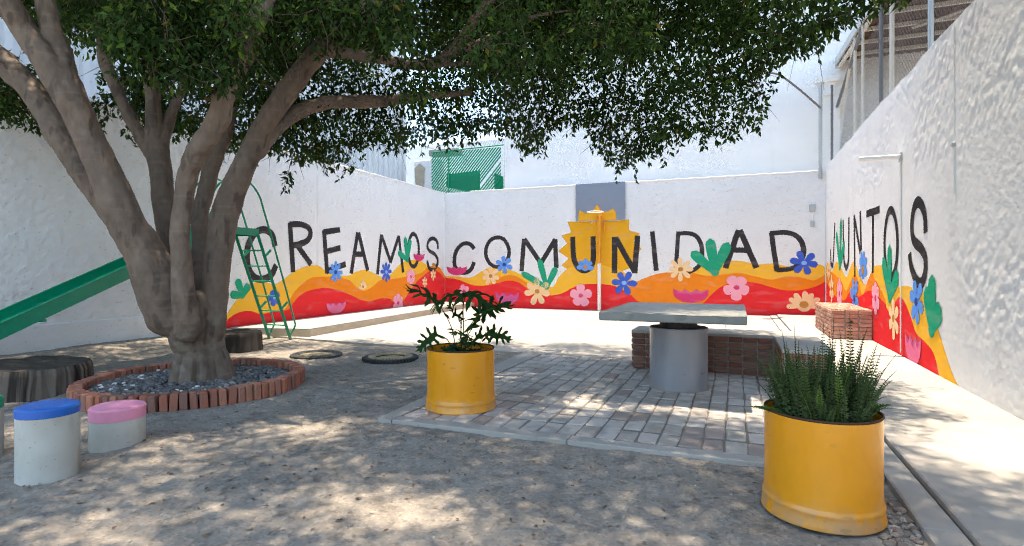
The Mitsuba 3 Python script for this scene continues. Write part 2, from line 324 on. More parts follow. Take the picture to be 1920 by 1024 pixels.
# ---------------------------------------------------------------- measured outlines, in metres
# along each wall and above the ground: letters (wall, letter, stroke width, strokes), hills, sun, flowers; limbs and leaf clumps (x, y, z, radius)
LETTERS = (
 ('L','C',0.14,((((4.48,1.63),(4.40,1.85),(4.22,1.94),(4.00,1.89),(3.84,1.69),(3.77,1.44),(3.81,1.20),(3.95,1.03),(4.14,0.99),(4.37,1.06),(4.51,1.26)),1),)),
 ('L','R',0.13,((((4.89,2.13),(4.98,1.12)),0),(((4.88,2.09),(5.18,2.12),(5.43,2.07),(5.50,1.94),(5.40,1.79),(5.16,1.70),(4.96,1.67)),1),(((5.09,1.69),(5.52,1.28)),0))),
 ('L','E',0.13,((((5.94,2.04),(6.05,1.09)),0),(((5.92,2.00),(6.50,2.09)),0),(((5.99,1.57),(6.52,1.67)),0),(((6.02,1.13),(6.71,1.30)),0))),
 ('L','A',0.13,((((6.92,1.07),(7.18,2.07)),0),(((7.21,2.07),(7.59,1.14)),0),(((7.05,1.53),(7.43,1.55)),0))),
 ('L','M',0.12,((((8.01,1.04),(8.19,2.07)),0),(((8.20,2.05),(8.63,1.35)),0),(((8.61,1.35),(9.03,2.08)),0),(((9.03,2.08),(9.25,1.08)),0))),
 ('L','O',0.12,((((9.81,2.18),(9.92,2.15),(10.02,2.05),(10.09,1.90),(10.11,1.72),(10.09,1.54),(10.02,1.39),(9.92,1.28),(9.81,1.25),(9.69,1.28),(9.60,1.38),(9.54,1.53),(9.51,1.70),(9.54,1.88),(9.60,2.03),(9.69,2.14),(9.81,2.18)),1),)),
 ('L','S',0.12,((((11.29,1.80),(11.25,2.01),(11.00,2.11),(10.72,2.03),(10.62,1.85),(10.77,1.71),(11.06,1.64),(11.27,1.48),(11.23,1.30),(10.97,1.16),(10.72,1.21),(10.61,1.42)),1),)),
 ('B','C',0.13,((((1.04,1.80),(0.91,1.94),(0.71,1.98),(0.51,1.87),(0.38,1.67),(0.34,1.41),(0.38,1.23),(0.51,1.09),(0.68,1.05),(0.86,1.10),(0.97,1.23),(1.03,1.39)),1),)),
 ('B','O',0.12,((((1.83,2.14),(1.99,2.11),(2.11,2.01),(2.19,1.86),(2.22,1.69),(2.19,1.52),(2.11,1.37),(1.99,1.27),(1.83,1.24),(1.69,1.27),(1.56,1.37),(1.47,1.52),(1.44,1.70),(1.47,1.87),(1.56,2.02),(1.69,2.11),(1.83,2.14)),1),)),
 ('B','M',0.14,((((2.63,1.11),(2.71,2.08)),0),(((2.72,2.08),(3.25,1.34)),0),(((3.25,1.34),(3.70,2.05)),0),(((3.69,2.05),(3.73,1.21)),0))),
 ('B','U',0.15,((((4.22,2.11),(4.25,1.55),(4.32,1.31),(4.42,1.18),(4.57,1.12),(4.71,1.18),(4.80,1.30),(4.84,1.51),(4.83,2.11)),1),)),
 ('B','N',0.15,((((5.45,1.06),(5.45,2.08)),0),(((5.47,2.06),(6.02,1.09)),0),(((6.01,1.06),(6.09,2.10)),0))),
 ('B','I',0.13,((((6.49,2.21),(6.60,1.13)),0),)),
 ('B','D',0.11,((((7.18,2.19),(7.11,1.08)),0),(((7.15,2.13),(7.40,2.14),(7.63,2.06),(7.76,1.84),(7.79,1.56),(7.74,1.32),(7.59,1.16),(7.36,1.08),(7.11,1.08)),1))),
 ('B','A',0.14,((((8.37,1.20),(8.69,2.19)),0),(((8.72,2.19),(9.11,1.21)),0),(((8.53,1.67),(8.93,1.66)),0))),
 ('B','D',0.12,((((9.46,2.10),(9.59,1.12)),0),(((9.43,2.08),(9.74,2.10),(9.98,2.04),(10.13,1.88),(10.19,1.65),(10.15,1.43),(10.05,1.26),(9.86,1.18),(9.57,1.15)),1))),
 ('R','J',0.12,((((1.43,2.22),(1.21,1.40),(1.12,1.26),(1.01,1.26),(0.86,1.31),(0.81,1.64)),0),)),
 ('R','U',0.12,((((2.46,2.19),(2.50,1.53),(2.61,1.29),(2.81,1.20),(2.97,1.25),(3.08,1.37),(3.10,2.20)),0),)),
 ('R','N',0.12,((((3.70,1.04),(3.63,2.19)),0),(((3.64,2.16),(4.19,1.47)),0),(((4.26,1.51),(4.18,2.21)),0))),
 ('R','T',0.12,((((4.69,2.11),(5.63,2.10)),0),(((5.18,2.07),(5.17,1.12)),0))),
 ('R','O',0.12,((((6.32,2.02),(6.45,1.97),(6.56,1.86),(6.64,1.71),(6.66,1.53),(6.64,1.36),(6.56,1.21),(6.45,1.11),(6.32,1.07),(6.17,1.11),(6.05,1.21),(5.97,1.37),(5.94,1.56),(5.97,1.75),(6.05,1.90),(6.17,2.00),(6.32,2.02)),1),)),
 ('R','S',0.14,((((7.89,1.61),(7.86,1.81),(7.73,1.95),(7.57,2.00),(7.42,1.93),(7.34,1.76),(7.36,1.62),(7.47,1.52),(7.71,1.44),(7.87,1.33),(7.88,1.17),(7.77,1.04),(7.63,1.02),(7.47,1.09),(7.30,1.24),(7.24,1.39)),1),)),
)
HILLS = (
 ('L','yellow',((3.24,0.17),(3.28,0.29),(3.36,0.43),(3.55,0.64),(3.69,0.77),(3.84,0.89),(4.00,0.94),(4.14,0.96),(4.45,0.88),(4.68,0.96),(5.01,1.13),(5.36,1.24),(5.73,1.26),(6.02,1.14),(6.43,1.03),(6.86,1.03),(7.03,1.09),(7.44,1.16),(7.81,1.09),(8.14,0.98),(8.47,0.96),(8.90,1.20),(9.20,1.35),(9.58,1.43),(10.16,1.42),(10.59,1.29),(11.04,1.11),(11.79,0.87)),0),
 ('L','orange',((4.45,0.11),(4.76,0.37),(4.97,0.66),(5.23,0.86),(5.54,0.99),(5.92,1.01),(6.43,0.98),(6.86,0.91),(7.14,0.73),(7.44,0.65),(7.75,0.72),(8.20,0.90),(8.90,0.92),(9.66,0.99),(10.33,1.08),(10.68,1.24),(11.33,1.24),(11.79,0.97)),0),
 ('L','red',((3.23,0.19),(3.42,0.33),(3.65,0.40),(3.89,0.39),(4.11,0.32),(4.37,0.34),(4.60,0.37),(4.84,0.35),(5.01,0.51),(5.27,0.67),(5.59,0.74),(6.02,0.76),(6.48,0.68),(6.97,0.54),(7.32,0.42),(7.69,0.37),(8.20,0.42),(8.61,0.38),(8.90,0.25),(9.27,0.30),(9.58,0.54),(9.99,0.80),(10.50,1.02),(10.95,1.15),(11.42,1.05),(11.79,0.85)),0),
 ('B','yellow',((0.00,0.95),(0.38,0.94),(0.93,0.91),(1.27,1.09),(1.61,1.23),(1.94,1.21),(2.31,1.13),(2.63,1.01),(2.99,0.85),(3.35,0.72),(3.61,0.65),(3.74,0.83),(3.83,0.97),(4.09,1.20),(4.42,1.27),(4.96,1.30),(5.29,1.24),(5.61,1.15),(5.80,1.01),(6.07,0.72),(6.30,0.45)),0),
 ('B','orange',((0.00,1.18),(0.01,0.91),(0.48,0.82),(0.98,0.69),(1.37,0.67),(1.66,0.77),(1.84,0.88),(2.17,0.99),(2.45,0.96),(2.81,0.76),(3.26,0.48),(3.52,0.41),(3.66,0.40)),0),
 ('B','red',((0.00,0.90),(0.48,0.84),(0.98,0.67),(1.37,0.65),(1.80,0.74),(2.17,0.82),(2.50,0.78),(2.81,0.59),(3.17,0.41),(3.66,0.41),(3.96,0.49),(4.21,0.63),(4.51,0.73),(4.96,0.75),(5.37,0.72),(5.61,0.63),(5.92,0.44),(6.11,0.27),(6.38,0.10)),0),
 ('B','yellow',((7.36,0.88),(7.52,1.08),(7.75,1.24),(8.12,1.32),(8.64,1.40),(9.15,1.30),(9.50,1.32),(9.91,1.24),(10.25,1.31),(10.58,1.28),(10.70,1.20)),0),
 ('B','orange',((5.55,0.44),(5.82,0.68),(6.16,0.87),(6.57,1.03),(6.97,1.09),(7.52,1.08),(7.90,1.00),(8.35,1.04),(8.71,1.08),(9.07,0.99),(9.46,0.91),(9.77,0.99),(10.11,0.98),(10.41,0.90),(10.70,1.04)),0),
 ('B','red',((7.75,0.20),(7.90,0.36),(8.12,0.60),(8.39,0.78),(8.68,0.85),(9.07,0.83),(9.39,0.74),(9.74,0.65),(10.08,0.65),(10.41,0.73),(10.64,0.86),(10.70,0.94)),0),
 ('R','yellow',((0.13,1.26),(0.52,1.35),(0.99,1.11),(1.60,1.34),(2.31,1.17),(2.81,1.02),(3.21,1.20),(3.60,1.32),(4.04,1.13),(4.52,0.92),(5.05,1.04),(5.31,1.18),(5.73,1.24),(6.03,1.15),(6.32,1.04)),0),
 ('R','orange',((0.13,1.08),(0.90,1.11),(1.60,1.03),(2.31,0.91),(2.81,0.75),(3.58,1.08),(4.04,0.95),(4.36,0.72),(4.76,0.97),(5.05,1.13),(5.23,1.06),(5.65,0.91),(6.03,0.70)),0),
 ('R','red',((0.13,0.86),(1.26,0.61),(2.53,0.54),(3.21,0.74),(4.04,0.69),(4.76,0.82),(5.23,0.82),(5.65,0.74),(6.03,0.67)),0),
 ('R','yellow',((5.07,1.15),(5.28,1.23),(5.68,1.23),(6.04,1.04),(6.38,0.94),(6.69,0.95),(7.25,0.97),(7.42,0.90),(7.74,0.92),(7.91,0.89),(8.11,0.68),(8.31,0.54),(8.47,0.39),(8.68,0.19),(8.87,0.06),(9.06,0.00)),0),
 ('R','red',((5.07,0.77),(5.28,0.70),(5.87,0.68),(6.21,0.59),(6.69,0.80),(6.98,0.77),(7.25,0.61),(7.51,0.41),(7.82,0.35),(8.11,0.28),(8.24,0.19),(8.34,0.05),(8.40,-0.02)),0),
)
SUN = (((4.44,2.54),(4.07,2.55),(4.18,2.24),(3.88,2.15),(4.06,1.92),(3.78,1.70),(4.11,1.48),(3.88,1.28),(4.08,1.17),(4.50,0.97),(5.40,1.02),(5.89,1.21),(5.84,1.26),(6.04,1.47),(5.98,1.56),(6.21,1.73),(5.97,1.96),(6.16,2.16),(5.85,2.26),(5.86,2.56),(5.51,2.53)),((4.41,2.55),(4.44,2.87),(4.64,2.76),(4.83,2.79),(4.97,3.02),(5.09,2.78),(5.28,2.81),(5.42,2.87),(5.50,2.78),(5.52,2.53)))
FLOWERS = (
 ('B','tulip','magenta','plum',(0.43,1.12),0.71,0.28,0,0),
 ('B','flower','blue','navy',(2.06,1.31),0.29,6,10,0.30),
 ('B','flower','peach','ochre',(1.61,0.96),0.31,7,0,0.30),
 ('B','leaf','green',None,(3.43,0.64),0.17,((2.63,1.06),(3.19,1.48),(3.73,1.23)),0,0),
 ('B','flower','peach','ochre',(3.13,0.51),0.43,7,0,0.26),
 ('B','tulip','plum','magenta',(2.16,0.29),0.77,0.38,0,0),
 ('B','round','pink','magenta',(4.47,0.41),0.33,5,0,0.30),
 ('B','half','blue','ochre',(4.60,1.21),0.26,5,0,0.30),
 ('B','flower','deepblue','lightblue',(5.72,0.79),0.35,6,25,0.28),
 ('B','round','pink','magenta',(0.69,0.50),0.20,5,20,0.30),
 ('B','flower','peach','ochre',(7.24,1.17),0.33,8,0,0.30),
 ('B','leaf','green',None,(8.11,1.09),0.24,((7.52,1.64),(7.98,1.98),(8.44,1.87)),0,0),
 ('B','round','pink','magenta',(8.64,0.70),0.34,5,35,0.30),
 ('B','tulip','magenta','plum',(7.50,0.46),0.90,0.36,0,0),
 ('B','half','peach','ochre',(10.20,0.26),0.39,7,0,0.30),
 ('B','flower','deepblue','lightblue',(10.20,1.33),0.32,6,20,0.28),
 ('L','leaf','green',None,(3.67,0.69),0.13,((3.40,0.73),(3.55,1.00),(3.82,0.90)),0,0),
 ('L','round','deepblue','lightblue',(4.45,0.61),0.17,5,20,0.30),
 ('L','flower','blue','navy',(6.34,1.11),0.25,8,0,0.30),
 ('L','half','peach','ochre',(7.39,0.73),0.17,5,0,0.30),
 ('L','flower','deepblue','lightblue',(8.41,1.10),0.27,8,0,0.30),
 ('L','leaf','green',None,(9.47,1.43),0.16,((8.99,1.64),(9.35,2.07),(9.64,2.03)),0,0),
 ('L','round','pink','magenta',(9.66,0.96),0.25,6,0,0.30),
 ('L','flower','peach','ochre',(10.46,0.79),0.16,6,0,0.30),
 ('L','flower','peach','ochre',(10.98,1.00),0.18,6,0,0.30),
 ('L','tulip','magenta','plum',(10.12,1.52),0.63,0.23,0,0),
 ('L','round','pink','magenta',(8.99,0.25),0.28,6,0,0.30),
 ('L','tulip','pinkrose','plum',(6.36,0.30),0.68,0.27,0,0),
 ('L','half','ochre','orange',(11.02,1.24),0.14,5,0,0.30),
 ('R','flower','peach','ochre',(0.99,0.73),0.33,6,0,0.30),
 ('R','leaf','green',None,(2.08,1.23),0.20,((1.63,1.99),(2.23,2.25),(2.64,1.73)),0,0),
 ('R','flower','peach','ochre',(0.56,1.14),0.25,6,0,0.30),
 ('R','round','pink','magenta',(2.05,0.66),0.33,6,0,0.30),
 ('R','flower','blue','navy',(3.67,0.64),0.42,6,15,0.30),
 ('R','half','blue','ochre',(4.42,1.14),0.37,6,0,0.30),
 ('R','round','pink','magenta',(5.38,0.73),0.28,6,0,0.30),
 ('R','leaf','green',None,(6.25,0.79),0.22,((5.85,1.35),(6.24,1.53),(6.71,1.13)),0,0),
 ('R','flower','peach','ochre',(6.47,0.50),0.30,6,0,0.30),
 ('R','flower','blue','navy',(7.54,0.79),0.30,6,15,0.30),
 ('R','leaf','green',None,(8.11,0.52),0.24,((7.91,0.98),(8.13,1.12),(8.42,0.77)),0,0),
 ('R','tulip','pinkrose','plum',(7.40,0.18),0.67,0.37,0,0),
)
LIMBS = {
 'TRUNK': ((-5.07,4.16,-0.11,0.346),(-5.07,4.16,0.02,0.276),(-5.07,4.16,0.19,0.246),(-5.07,4.16,0.41,0.257),(-5.08,4.12,0.62,0.29),(-5.06,4.07,0.75,0.277)),
 'A': ((-5.2,3.97,0.74,0.222),(-5.21,3.85,1.03,0.202),(-5.3,3.77,1.32,0.18),(-5.35,3.64,1.59,0.156),(-5.42,3.55,1.89,0.14),(-5.48,3.48,2.16,0.129),(-5.55,3.4,2.44,0.123),(-5.62,3.31,2.72,0.126),(-5.74,3.26,2.96,0.131),(-5.83,3.18,3.14,0.111),(-5.96,3.13,3.33,0.101),(-6.01,3,3.57,0.099),(-6.19,2.82,3.94,0.079),(-6.35,2.54,4.32,0.049)),
 'A2': ((-5.7,3.28,2.92,0.112),(-5.8,3.3,3.18,0.103),(-5.85,3.28,3.37,0.088),(-5.91,3.25,3.67,0.078),(-6.02,3.21,4.21,0.069),(-6.04,3.09,4.68,0.043)),
 'AB': ((-5.49,3.85,1.37,0.132),(-5.64,3.74,1.69,0.12),(-5.75,3.64,1.93,0.109),(-5.88,3.53,2.19,0.113),(-6.06,3.46,2.49,0.113),(-6.28,3.43,2.8,0.109),(-6.44,3.36,3.03,0.093),(-6.67,3.33,3.25,0.079),(-7.07,3.22,3.57,0.069),(-7.56,3.03,3.75,0.048)),
 'AC': ((-6.36,3.4,2.93,0.078),(-6.48,3.3,3.01,0.067),(-6.59,3.2,3.16,0.056)),
 'B': ((-5.38,4.22,0.77,0.139),(-5.59,4.24,1.39,0.113),(-5.67,4.26,1.67,0.114),(-5.76,4.28,2.14,0.121),(-5.84,4.3,2.44,0.128),(-5.89,4.28,2.84,0.093),(-5.87,4.24,3.23,0.081),(-5.83,4.15,3.71,0.068),(-5.78,4.06,4.45,0.045)),
 'B2': ((-5.86,4.3,2.38,0.093),(-6.08,4.26,2.68,0.079),(-6.22,4.21,2.94,0.073),(-6.36,4.15,3.26,0.076),(-6.43,4.12,3.49,0.076),(-6.48,4.1,3.85,0.047),(-6.58,4.06,4.32,0.035)),
 'B3': ((-5.81,4.31,2.55,0.087),(-5.86,4.46,2.91,0.065),(-5.81,4.58,3.27,0.048),(-5.7,4.73,3.79,0.034)),
 'C': ((-4.91,3.92,0.6,0.129),(-4.85,3.83,0.91,0.109),(-4.87,3.83,1.19,0.103),(-4.84,3.78,1.46,0.095),(-4.77,3.76,1.81,0.099),(-4.68,3.74,2.1,0.105),(-4.45,3.72,2.35,0.106),(-4.29,3.73,2.57,0.114),(-4.24,3.75,2.81,0.105),(-4.11,3.75,3.05,0.094),(-3.88,3.74,3.32,0.088),(-3.64,3.72,3.66,0.072),(-3.38,3.72,4.14,0.049)),
 'C2': ((-4.26,3.8,2.83,0.082),(-4.28,4,3.17,0.08),(-4.24,4.24,3.52,0.073),(-4.1,4.51,4.01,0.059),(-3.83,4.83,4.56,0.039)),
 'D': ((-5.18,4.29,0.88,0.111),(-5.37,4.43,1.39,0.098),(-5.46,4.51,1.8,0.097),(-5.49,4.66,2.3,0.102),(-5.48,4.82,2.72,0.098),(-5.51,5.02,3.24,0.082),(-5.54,5.23,3.82,0.072),(-5.46,5.37,4.39,0.046)),
 'E': ((-4.94,4.18,0.57,0.161),(-4.93,4.23,0.89,0.152),(-4.9,4.24,1.22,0.144),(-4.88,4.31,1.75,0.148),(-4.74,4.36,2.12,0.137),(-4.65,4.42,2.4,0.124),(-4.48,4.52,2.79,0.119),(-4.2,4.68,3.26,0.117),(-3.97,4.77,3.54,0.117),(-3.72,4.87,3.78,0.111),(-3.36,5.01,4.08,0.1),(-2.84,5.22,4.5,0.078),(-2.14,5.39,4.88,0.055)),
 'E2': ((-4.61,4.47,2.4,0.088),(-4.54,4.6,2.63,0.093),(-4.44,4.8,2.85,0.095),(-4.33,5.01,3,0.091),(-4.15,5.24,3.09,0.085),(-3.82,5.59,3.15,0.068),(-3.46,5.94,3.27,0.051),(-3.07,6.31,3.37,0.04)),
 'E3': ((-4.03,4.75,3.47,0.083),(-3.9,5.01,3.52,0.069),(-3.7,5.42,3.56,0.066),(-3.41,5.75,3.57,0.068),(-3.07,5.88,3.71,0.081),(-2.86,5.86,3.95,0.067),(-2.55,5.87,4.27,0.06),(-2.06,5.85,4.61,0.041)),
 'E4': ((-3.03,5.9,3.76,0.068),(-2.81,5.99,3.81,0.065),(-2.57,6.08,3.91,0.056),(-2.43,6.14,4.02,0.044),(-2.14,6.25,4.15,0.028),(-1.79,6.39,4.21,0.019)),
 'E5': ((-3.36,5.77,3.55,0.044),(-3,6.02,3.63,0.038),(-2.66,6.37,3.69,0.033),(-2.27,6.63,3.8,0.023)),
 'E6': ((-3.52,4.95,3.94,0.089),(-2.55,5.01,4.12,0.069),(-1.73,4.91,4.06,0.054),(-0.84,4.83,3.93,0.038),(-0.12,4.79,3.8,0.025),(0.46,4.92,3.58,0.017)),
}
